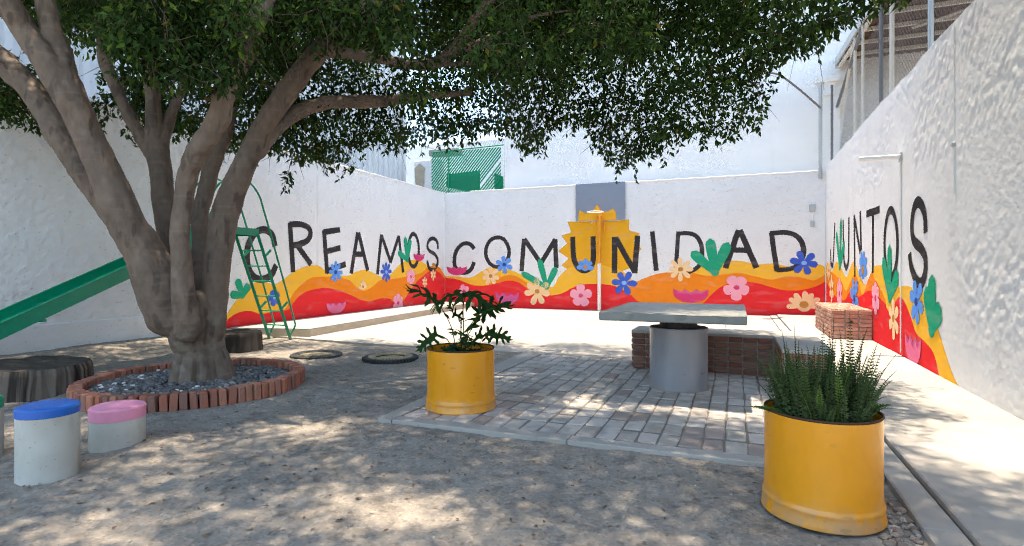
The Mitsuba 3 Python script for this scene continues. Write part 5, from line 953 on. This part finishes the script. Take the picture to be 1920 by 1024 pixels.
# loose bits on the dirt
def on_dirt(q):
    while True:
        x, y = q.uniform(-7.5, .75), q.uniform(1.6, 7.6)
        if x > -2.85 and y > 3.7: continue
        if math.hypot(x - TC[0], y - TC[1]) < 1.05 or math.hypot(x - P2[0], y - P2[1]) < .3: continue
        if q.random() > min(1, 2.6 / y + .15): continue
        return x, y, float(dirt_z(np.array([x]), np.array([y]))[0]) + .001
pm, pc = stones(600, 12, on_dirt, .003, .010, [(0.30, 0.27, 0.23), (0.22, 0.20, 0.18), (0.42, 0.39, 0.35), (0.16, 0.13, 0.11)])
pk = thing('pebbles', 'small loose pebbles and crumbs of earth strewn over the bare ground', 'pebbles', kind='stuff')
own(pk, pm, 'm_stone', True, pc)
def by_planter(q):
    a = q.uniform(-.9, 1.2); r_ = q.uniform(.30, .42)
    x, y = min(P2[0] + r_ * math.cos(a), .78), P2[1] + r_ * math.sin(a)
    return x, y, float(dirt_z(np.array([x]), np.array([y]))[0]) + .006
rm, rc = stones(90, 14, by_planter, .008, .026, [(0.22, 0.19, 0.16), (0.30, 0.27, 0.23), (0.15, 0.12, 0.10)])
rk = thing('rubble', 'broken earth and stones between the nearest yellow drum and the walkway', 'rubble', kind='stuff')
own(rk, rm, 'm_stone', False, rc)

# leaf litter: small curled dry leaves
def leaf_mesh(P, D, Nn, L, Wd, col):
    """N leaves of four triangles: P base points, D unit axes, Nn unit normals, L lengths, Wd widths, col colours."""
    U = np.cross(Nn, D); U /= np.linalg.norm(U, axis=1, keepdims=True) + 1e-9
    L, Wd = L[:, None], Wd[:, None]
    b, t = P, P + D * L - Nn * L * .12
    m = P + D * L * .45 - Nn * Wd * .10
    l, r = P + D * L * .42 + U * Wd * .5 + Nn * Wd * .12, P + D * L * .42 - U * Wd * .5 + Nn * Wd * .12
    v = np.stack([b, l, m, r, t], 1).reshape(-1, 3)
    o = np.arange(len(P))[:, None, None] * 5
    f = (np.array([[0, 3, 2], [0, 2, 1], [3, 4, 2], [2, 4, 1]])[None] + o).reshape(-1, 3)
    return trimesh.Trimesh(v, f, process=False), np.repeat(col, 5, 0)
lr = np.random.default_rng(31)
N = 700
pts = np.array([on_dirt(lr) for _ in range(N)])
an = lr.uniform(0, 2 * PI, N)
Dm = np.stack([np.cos(an), np.sin(an), lr.uniform(-.05, .3, N)], 1); Dm /= np.linalg.norm(Dm, axis=1, keepdims=True)
Nm = np.stack([lr.normal(0, .3, N), lr.normal(0, .3, N), np.ones(N)], 1); Nm -= Dm * (Nm * Dm).sum(1, keepdims=True); Nm /= np.linalg.norm(Nm, axis=1, keepdims=True)
pal = np.array([(0.085, 0.055, 0.035), (0.12, 0.08, 0.045), (0.06, 0.045, 0.03), (0.17, 0.115, 0.06)])
lm, lc = leaf_mesh(pts + (0, 0, .004), Dm, Nm, lr.uniform(.02, .05, N), lr.uniform(.008, .02, N), pal[lr.integers(0, 4, N)])
lk = thing('fallen_leaves', 'small dry brown leaves lying scattered over the bare ground', 'fallen leaves', kind='stuff')
own(lk, lm, 'm_stone', False, lc)

# ---------------------------------------------------------------- the tree
tree = thing('tree', 'spreading shade tree with smooth forked grey brown limbs and dense small dark leaves', 'tree')
def sph(p, r, k=14): return m3.Manifold.sphere(float(r), k).translate([float(q) for q in p])
solids = []
for name, pts in LIMBS.items():
    p = np.array(pts)
    p[:, 3] *= 1.06 if name in ('A', 'A2', 'AB') else .90
    q = spline(p, 2)
    for a, b in zip(q[:-1], q[1:]):
        solids.append(m3.Manifold.batch_hull([sph(a[:3], a[3]), sph(b[:3], b[3])]))
for k in range(9):                                       # buttress roots
    a = k * 2 * PI / 9 + .3
    solids.append(m3.Manifold.batch_hull([sph((-5.06 + .17 * math.cos(a), 4.16 + .17 * math.sin(a), .30), .085), sph((-5.06 + .26 * math.cos(a), 4.16 + .26 * math.sin(a), -.03), .085)]))
body = m3.Manifold.batch_boolean(solids, m3.OpType.Add).refine_to_length(.03)
mm = body.to_mesh()
trunk = trimesh.Trimesh(mm.vert_properties[:, :3], mm.tri_verts, process=False)
trunk.merge_vertices()
trimesh.smoothing.filter_taubin(trunk, iterations=16)
vn = trunk.vertex_normals
V = np.array(trunk.vertices)
th = np.arctan2(V[:, 1] - 4.16, V[:, 0] + 5.06)
lo = np.clip(1.25 - V[:, 2], 0, 1.0)
flute = (meshkit.noise(np.stack([np.cos(th) * 3.2, np.sin(th) * 3.2, V[:, 2] * .9], 1), 3) - .5) * .10 * lo
bump = (meshkit.fbm(V * (9, 9, 1.6), 2, 8) - .5) * .036 + (meshkit.fbm(V * (5, 5, 4), 2, 5) - .5) * .02 + (meshkit.fbm(V * (20, 20, 7), 3, 6) - .5) * .022
trunk.vertices = V + vn * (flute + bump)[:, None]
part(tree, 'trunk', trunk, 'm_bark', True, label='smooth grey brown trunk forking into thick limbs')
for (x, y, z), r_ in (((-5.50, 3.33, 2.93), .0),):
    pass
cut = part(tree, 'pruned_stub', tube([(-6.61, 3.22, 3.13), (-6.575, 3.16, 3.12)], [.040, .036], 12), 'm_cream', 30, label='pale round cut end of a pruned limb')

cr = np.random.default_rng(77)
clumps = [tuple(c) for c in CLUMPS]
n_rim = len(clumps)
tries = 0
roof = []
while len(roof) < 330 and tries < 9000:                  # the roof of the crown, above the frame, with gaps for the sun flecks
    tries += 1
    x, y = cr.uniform(-9.0, 1.25), cr.uniform(1.3, 8.8)
    e = math.hypot((x + 3.0) / 5.9, (y - 3.7) / 5.1)
    if e > 1: continue
    g = meshkit.noise(np.array([[x * 1.1, y * 1.1, 7.7]]), 4)[0]
    if g > .60: continue
    z = 4.6 + 2.0 * (1 - e * e) * cr.random() + .35 * (1 - e)
    if any((x - a) ** 2 + (y - b) ** 2 + (z - c) ** 2 < .12 for a, b, c, _ in roof): continue
    roof.append((x, y, z, cr.uniform(.38, .52)))
clumps += roof
nodes = np.array([q for n_, p in LIMBS.items() if n_ != 'TRUNK' for q in spline(np.array(p), 6)])
order = np.argsort([np.min(np.linalg.norm(nodes[:, :3] - c[:3], axis=1)) for c in clumps])
extra = [nodes[:, :4]]
tw = []
for k in order:
    x, y, z, r_ = clumps[k]
    c = np.array([x, y, z])
    al = np.vstack(extra)
    d = np.linalg.norm(al[:, :3] - c, axis=1) + .9 * np.maximum(0, al[:, 2] - z - .5) + .25 * (al[:, 3] > .12)
    j = int(np.argmin(d)); p = al[j, :3]
    rb = min(.022, al[j, 3] * .7)
    L = np.linalg.norm(c - p)
    if L < .05: continue
    mid = (p + c) / 2 + np.array([0, 0, .10 * L]) + cr.normal(0, .05 * L, 3)
    q = spline([p, mid, c], 4)
    rad = np.linspace(max(rb, .006), .004, len(q))
    tw.append(tube(q, rad, 5, False))
    extra.append(np.column_stack([q[2:], rad[2:]]))
    for _ in range(3):
        e_ = c + cr.normal(0, 1, 3) * r_ * .8 - (0, 0, r_ * .3)
        tw.append(tube([c, (c + e_) / 2 + cr.normal(0, .03, 3), e_], [.004, .003, .0015], 4, False))
part(tree, 'twigs', cat(tw), 'm_twig', True, kind='stuff', label='thin dark twigs running through the crown')

PP, DD, CC, LL, NN_ = [], [], [], [], []
for k, (x, y, z, r_) in enumerate(clumps):
    m = int((1900 if k < n_rim else 2000) * r_ * r_ * (1.15 if r_ < .22 else 1))
    d = cr.normal(0, 1, (m, 3)); d /= np.linalg.norm(d, axis=1, keepdims=True)
    rad = r_ * cr.random(m)[:, None] ** .45 * (1 + .45 * (meshkit.noise(d * 2.2 + k, 2)[:, None] - .5))
    P = np.array([x, y, z]) + d * rad * (1.15, 1.15, .85)
    hang = cr.normal(0, 1, (m, 3)) * (.62, .62, .35) + d * .35 + (0, 0, -.62)
    D = hang / np.linalg.norm(hang, axis=1, keepdims=True)
    Nv = cr.normal(0, 1, (m, 3)) + d * .5 + (0, 0, .7)
    Nv -= D * (Nv * D).sum(1, keepdims=True); Nv /= np.linalg.norm(Nv, axis=1, keepdims=True)
    base = np.array([0.030, 0.058, 0.018]) * cr.uniform(.65, 1.5)
    col = base * cr.uniform(.65, 1.4, (m, 1))
    y_ = cr.random(m) < .16
    col[y_] = np.array([0.075, 0.125, 0.022]) * cr.uniform(.7, 1.35, (y_.sum(), 1))
    b_ = cr.random(m) < .008
    col[b_] = np.array([0.16, 0.13, 0.03])
    PP.append(P); DD.append(D); NN_.append(Nv); CC.append(col); LL.append(cr.uniform(.056, .094, m) * (1 if k < n_rim else 1.3))
CA = np.array([c[:3] for c in clumps])
sprays = []
for k in range(n_rim):                                   # loose sprays hanging from the lowest clumps
    c = CA[k]; r_ = clumps[k][3]
    below = (np.hypot(CA[:, 0] - c[0], CA[:, 1] - c[1]) < .38) & (CA[:, 2] < c[2] - .12)
    if below.any() or (c[0] < -3.4 and c[1] < 4.3) or c[0] > .7: continue
    for _ in range(3):
        p0 = c + np.array([*cr.normal(0, .5 * r_, 2), -.35 * r_])
        L = cr.uniform(.08, .24)
        sw = cr.normal(0, .35, 2)
        t = np.linspace(0, 1, 9)
        q = p0 + np.stack([sw[0] * L * t, sw[1] * L * t, -L * (t * .55 + .45 * t * t)], 1)
        sprays.append(tube(q, np.linspace(.0028, .0012, 9), 3, False))
        m = int(L / .020)
        tt = cr.uniform(.05, 1.0, m)
        P = np.stack([np.interp(tt, t, q[:, i]) for i in range(3)], 1)
        D = np.stack([cr.normal(0, .6, m), cr.normal(0, .6, m), -cr.uniform(.4, 1.0, m)], 1); D /= np.linalg.norm(D, axis=1, keepdims=True)
        Nv = cr.normal(0, 1, (m, 3)); Nv -= D * (Nv * D).sum(1, keepdims=True); Nv /= np.linalg.norm(Nv, axis=1, keepdims=True)
        PP.append(P); DD.append(D); NN_.append(Nv); LL.append(cr.uniform(.055, .095, m))
        CC.append(np.array([0.034, 0.066, 0.018]) * cr.uniform(.7, 1.7, (m, 1)))
part(tree, 'hanging_twigs', cat(sprays), 'm_twig', True, kind='stuff', label='fine twigs hanging below the crown')
PP, DD, NN_, CC, LL = map(np.concatenate, (PP, DD, NN_, CC, LL))
cm, cc = leaf_mesh(PP, DD, NN_, LL, LL * cr.uniform(.40, .52, len(LL)), CC)
part(tree, 'crown', cm, 'm_leaf', False, cc, kind='stuff', label='dense crown of small dark glossy leaves')

# ---------------------------------------------------------------- beyond the walls
def corrugated(x, y0, y1, z0, z1, pitch, amp):
    n = int((y1 - y0) / pitch)
    v, ys_ = [], []
    for k in range(n):
        for f_, a_ in ((0, 0), (.42, 0), (.52, 1), (.90, 1)):
            ys_.append((y0 + (k + f_) * pitch, a_ * amp))
    ys_ = np.array(ys_)
    v = np.vstack([np.column_stack([x + ys_[:, 1], ys_[:, 0], 0 * ys_[:, 0] + z]) for z in (z0, z1)])
    m_ = len(ys_); i = np.arange(m_ - 1)
    return trimesh.Trimesh(v, np.concatenate([np.stack([i, i + 1, i + 1 + m_], 1), np.stack([i, i + 1 + m_, i + m_], 1)]), process=False)
wh = thing('warehouse', 'tall shed clad in pale blue grey corrugated sheet behind the slide wall', 'building')
part(wh, 'cladding', corrugated(-11.2, -3.0, 17.7, -.3, 9.5, .30, .055), 'm_corrugated', label='pale corrugated metal cladding')
part(wh, 'frame', cat([box(-11.5, -11.24, -3, 17.7, 9.2, 9.6), box(-11.5, -11.24, 17.55, 17.75, -.3, 9.2)]), 'm_corrugated')
bd = thing('building', 'tall blank white building rising behind the COMUNIDAD wall', 'building')
own(bd, box(-6.75, 9.0, 16.45, 24.0, -.3, 9.4), 'm_far_plaster')
part(bd, 'parapet', box(-6.8, 9.05, 16.40, 24.05, 9.402, 9.55), 'm_far_plaster')
ne = thing('building', 'low white rendered house seen in the gap beside the green fence', 'building')
own(ne, box(-16.0, -6.9, 21.0, 27.0, -.3, 6.4), 'm_far_plaster')
# green slatted chain-link fence on the wall corner
FX0, FX1, FY, FZ0, FZ1 = -9.72, -7.02, 17.05, 3.50, 5.16
gf = thing('fence', 'wire fence woven with diagonal green slats above the corner of the walls', 'fence')
reg = sg.box(FX0, FZ0, FX1 - .12, FZ1)
sl_ = []
for k in np.arange(FX0 - 2.4, FX1, .104):
    if abs(k - (-8.35)) < .05 or abs(k - (-7.78)) < .05: continue
    p = sg.Polygon([(k, FZ0 - .1), (k + .066, FZ0 - .1), (k + .066 + 1.9 * .88, FZ0 + 1.8), (k + 1.9 * .88, FZ0 + 1.8)]).intersection(reg)
    if p.area > .004: sl_.append(prism(p, 0, .006))
RX = trimesh.transformations.rotation_matrix(PI / 2, (1, 0, 0))
def upright(m_, y): return m_.copy().apply_transform(RX).apply_translation((0, y, 0))
part(gf, 'slats', upright(cat(sl_), FY), 'm_slat', kind='stuff', label='diagonal green slats')
part(gf, 'shade_cloth', upright(prism(sg.Polygon([(-9.20, 3.98), (-7.92, 3.62), (-7.92, 4.46), (-9.15, 4.40)]), 0, .004), FY + .06), 'm_net', label='square of green cloth behind the slats')
part(gf, 'shade_cloth', upright(prism(sg.Polygon([(-7.40, 3.6), (-7.06, 3.6), (-7.08, 4.2), (-7.40, 4.35)]), 0, .004), FY + .06), 'm_net', label='smaller piece of green cloth by the post')
part(gf, 'rail', cat([tube([(FX0, FY - .03, FZ1), (FX1, FY - .03, FZ1 + .06)], .022, 8), tube([(-9.05, FY - .03, FZ0), (-9.05, FY - .03, FZ1)], .028, 8)]), 'm_slat', True)
fp = thing('post', 'tapered grey concrete post at the right end of the green fence', 'post')
own(fp, trimesh.convex.convex_hull(np.array([(-6.97, 16.95, 3.4), (-6.72, 16.95, 3.4), (-6.72, 17.15, 3.4), (-6.97, 17.15, 3.4), (-6.97, 16.98, 5.5), (-6.83, 16.98, 5.5), (-6.83, 17.12, 5.5), (-6.97, 17.12, 5.5)])), 'm_concrete')
rz = thing('razor_wire', 'loose coils of thin razor wire above the green fence', 'razor wire')
t = np.linspace(0, 15 * 2 * PI, 420)
own(rz, tube(np.stack([FX0 + .2 + (t / t[-1]) * 2.5 + .10 * np.cos(t), FY + .16 * np.sin(t), FZ1 + .22 + .15 * np.cos(t) + .03 * np.sin(t * .13)], 1), .006, 4, False), 'm_galv', True)
gp = thing('pillar', 'weathered white block pillar with a brown stain left of the green fence', 'pillar')
own(gp, rough_box(-10.75, -9.75, 17.6, 18.0, 2.5, 5.05, .02, rng, .01), 'm_far_plaster')
part(gp, 'cap', rough_box(-10.1, -8.95, 17.50, 17.9, 5.16, 5.38, .02, rng, .01), 'm_concrete')
part(gp, 'stain', upright(flat(sg.Polygon([(-10.62, 3.4), (-10.40, 3.4), (-10.38, 4.2), (-10.33, 4.75), (-10.50, 4.9), (-10.68, 4.75), (-10.62, 4.1)]).buffer(.04)), 17.56), 'm_curb', label='brown damp stain')

# caged shed on the neighbour's roof, behind the rough wall
sh = thing('shed', 'caged lean-to with a brown sheet roof standing above the rough white wall', 'shed')
def rz_(y): return 6.12 + .070 * (y - 12.4)
ry0, ry1, rx0, rx1 = 6.5, 17.2, 2.40, 7.0
def skew(m_):
    m_ = m_.subdivide() if len(m_.faces) < 20 else m_
    v_ = m_.vertices; v_[:, 2] += rz_(v_[:, 1]); m_.vertices = v_
    return m_
roofm = corrugated(0, rx0, rx1, 0, 1, .17, .02)            # ribs run along y
rv = roofm.vertices.copy()
roofm.vertices = np.stack([rv[:, 1], ry0 + (ry1 - ry0) * rv[:, 2], rv[:, 0] + .06], 1)
roofm.vertices[:, 2] += rz_(roofm.vertices[:, 1])
part(sh, 'roof', roofm, 'm_roof', label='brown corrugated roof seen from below')
part(sh, 'eave', skew(box(rx0 - .05, rx0 - .01, ry0, ry1, -.04, .14)), 'm_galv')
for y in np.arange(8.1, 17, .95):
    part(sh, 'purlin', box(rx0, rx1, y - .03, y + .03, rz_(y) - .03, rz_(y) + .045), 'm_cream')
part(sh, 'rafter', skew(box(rx0 + .02, rx0 + .08, ry0, ry1 - .1, -.12, -.035)), 'm_cream')
part(sh, 'back_wall', box(2.34, rx1, 17.25, 17.5, 2.6, 6.25), 'm_block', label='raw block wall at the back of the cage')
part(sh, 'girt', box(2.36, rx1, 17.20, 17.24, 4.65, 4.74), 'm_steel')
for y, r_, mt in ((9.0, .034, 'm_galv'), (11.0, .036, 'm_cream'), (11.75, .034, 'm_steel'), (13.3, .026, 'm_cream'), (14.1, .032, 'm_cream'), (16.6, .032, 'm_steel')):
    part(sh, 'post', tube([(2.40, y, 2.6), (2.40, y, rz_(y) - .03)], r_, 8), mt, True)
part(sh, 'brace', bar((2.40, 16.5, 5.3), (2.40, 13.4, 6.1), .05), 'm_steel')
part(sh, 'brace', bar((2.40, 15.9, 4.9), (2.40, 14.2, 6.15), .04), 'm_cream')
part(sh, 'brace', bar((3.4, 13.9, rz_(13.9) - .06), (4.9, 12.2, rz_(12.2) - .06), .05), 'm_cream')
wires = []
for k in np.arange(6.5, 17.2, .11):
    for s_ in (1, -1):
        ya, yb = k, k + 2.6 * s_
        L_ = sg.LineString([(ya, 3.5), (yb, 6.1)]).intersection(sg.box(7.0, 3.5, 16.6, 5.75))
        if L_.length > .1:
            (a0, b0), (a1, b1) = L_.coords[0], L_.coords[-1]
            wires.append(tube([(2.46, a0, b0), (2.46, a1, b1)], .0028, 3, False))
part(sh, 'chain_link', cat(wires), 'm_steel', kind='stuff', label='wire mesh along the front of the cage')
lg = thing('ledge', 'small bright white roof ledge beside the caged shed', 'ledge')
own(lg, box(1.98, 2.33, 16.36, 17.6, 5.62, 5.95), 'm_far_plaster')
part(lg, 'slab', box(1.90, 2.45, 16.30, 17.7, 5.951, 6.10), 'm_white')
# lamp on its bent arm at the wall corner
lp = thing('street_lamp', 'floodlight on a bent arm fixed to a grey pipe at the wall corner', 'street lamp')
part(lp, 'pole', tube([(1.93, 15.68, 3.40), (1.93, 15.68, 5.75)], .042, 10), 'm_galv', True, label='grey upright pipe')
part(lp, 'pole', tube([(2.16, 15.55, 3.72), (2.16, 15.55, 5.62)], .028, 10), 'm_steel', True, label='thinner dark pipe')
part(lp, 'arm', tube(spline([(1.93, 15.64, 5.12), (1.45, 15.4, 5.55), (1.05, 15.2, 5.86), (.86, 15.1, 5.93), (.66, 15.0, 5.95)], 4), .026, 8), 'm_steel', True, label='bent arm')
part(lp, 'head', rough_box(.28, .72, 14.82, 15.14, 5.93, 6.02, .02, rng, .002), 'm_white', label='flat pale lamp head')
part(lp, 'wire', tube(spline([(.66, 15.0, 5.94), (.70, 15.0, 5.82), (.66, 15.0, 5.70)], 4), .008, 5), 'm_dark', True)
wlamp = thing('wall_lamp', 'white tube lamp sticking out from the rough wall on its conduit', 'wall lamp')
part(wlamp, 'housing', rough_box(1.555, 2.03, 8.87, 8.95, 2.655, 2.715, .012, rng, .001), 'm_white')
part(wlamp, 'bracket', box(2.031, 2.049, 8.85, 8.97, 2.62, 2.74, .004), 'm_galv')
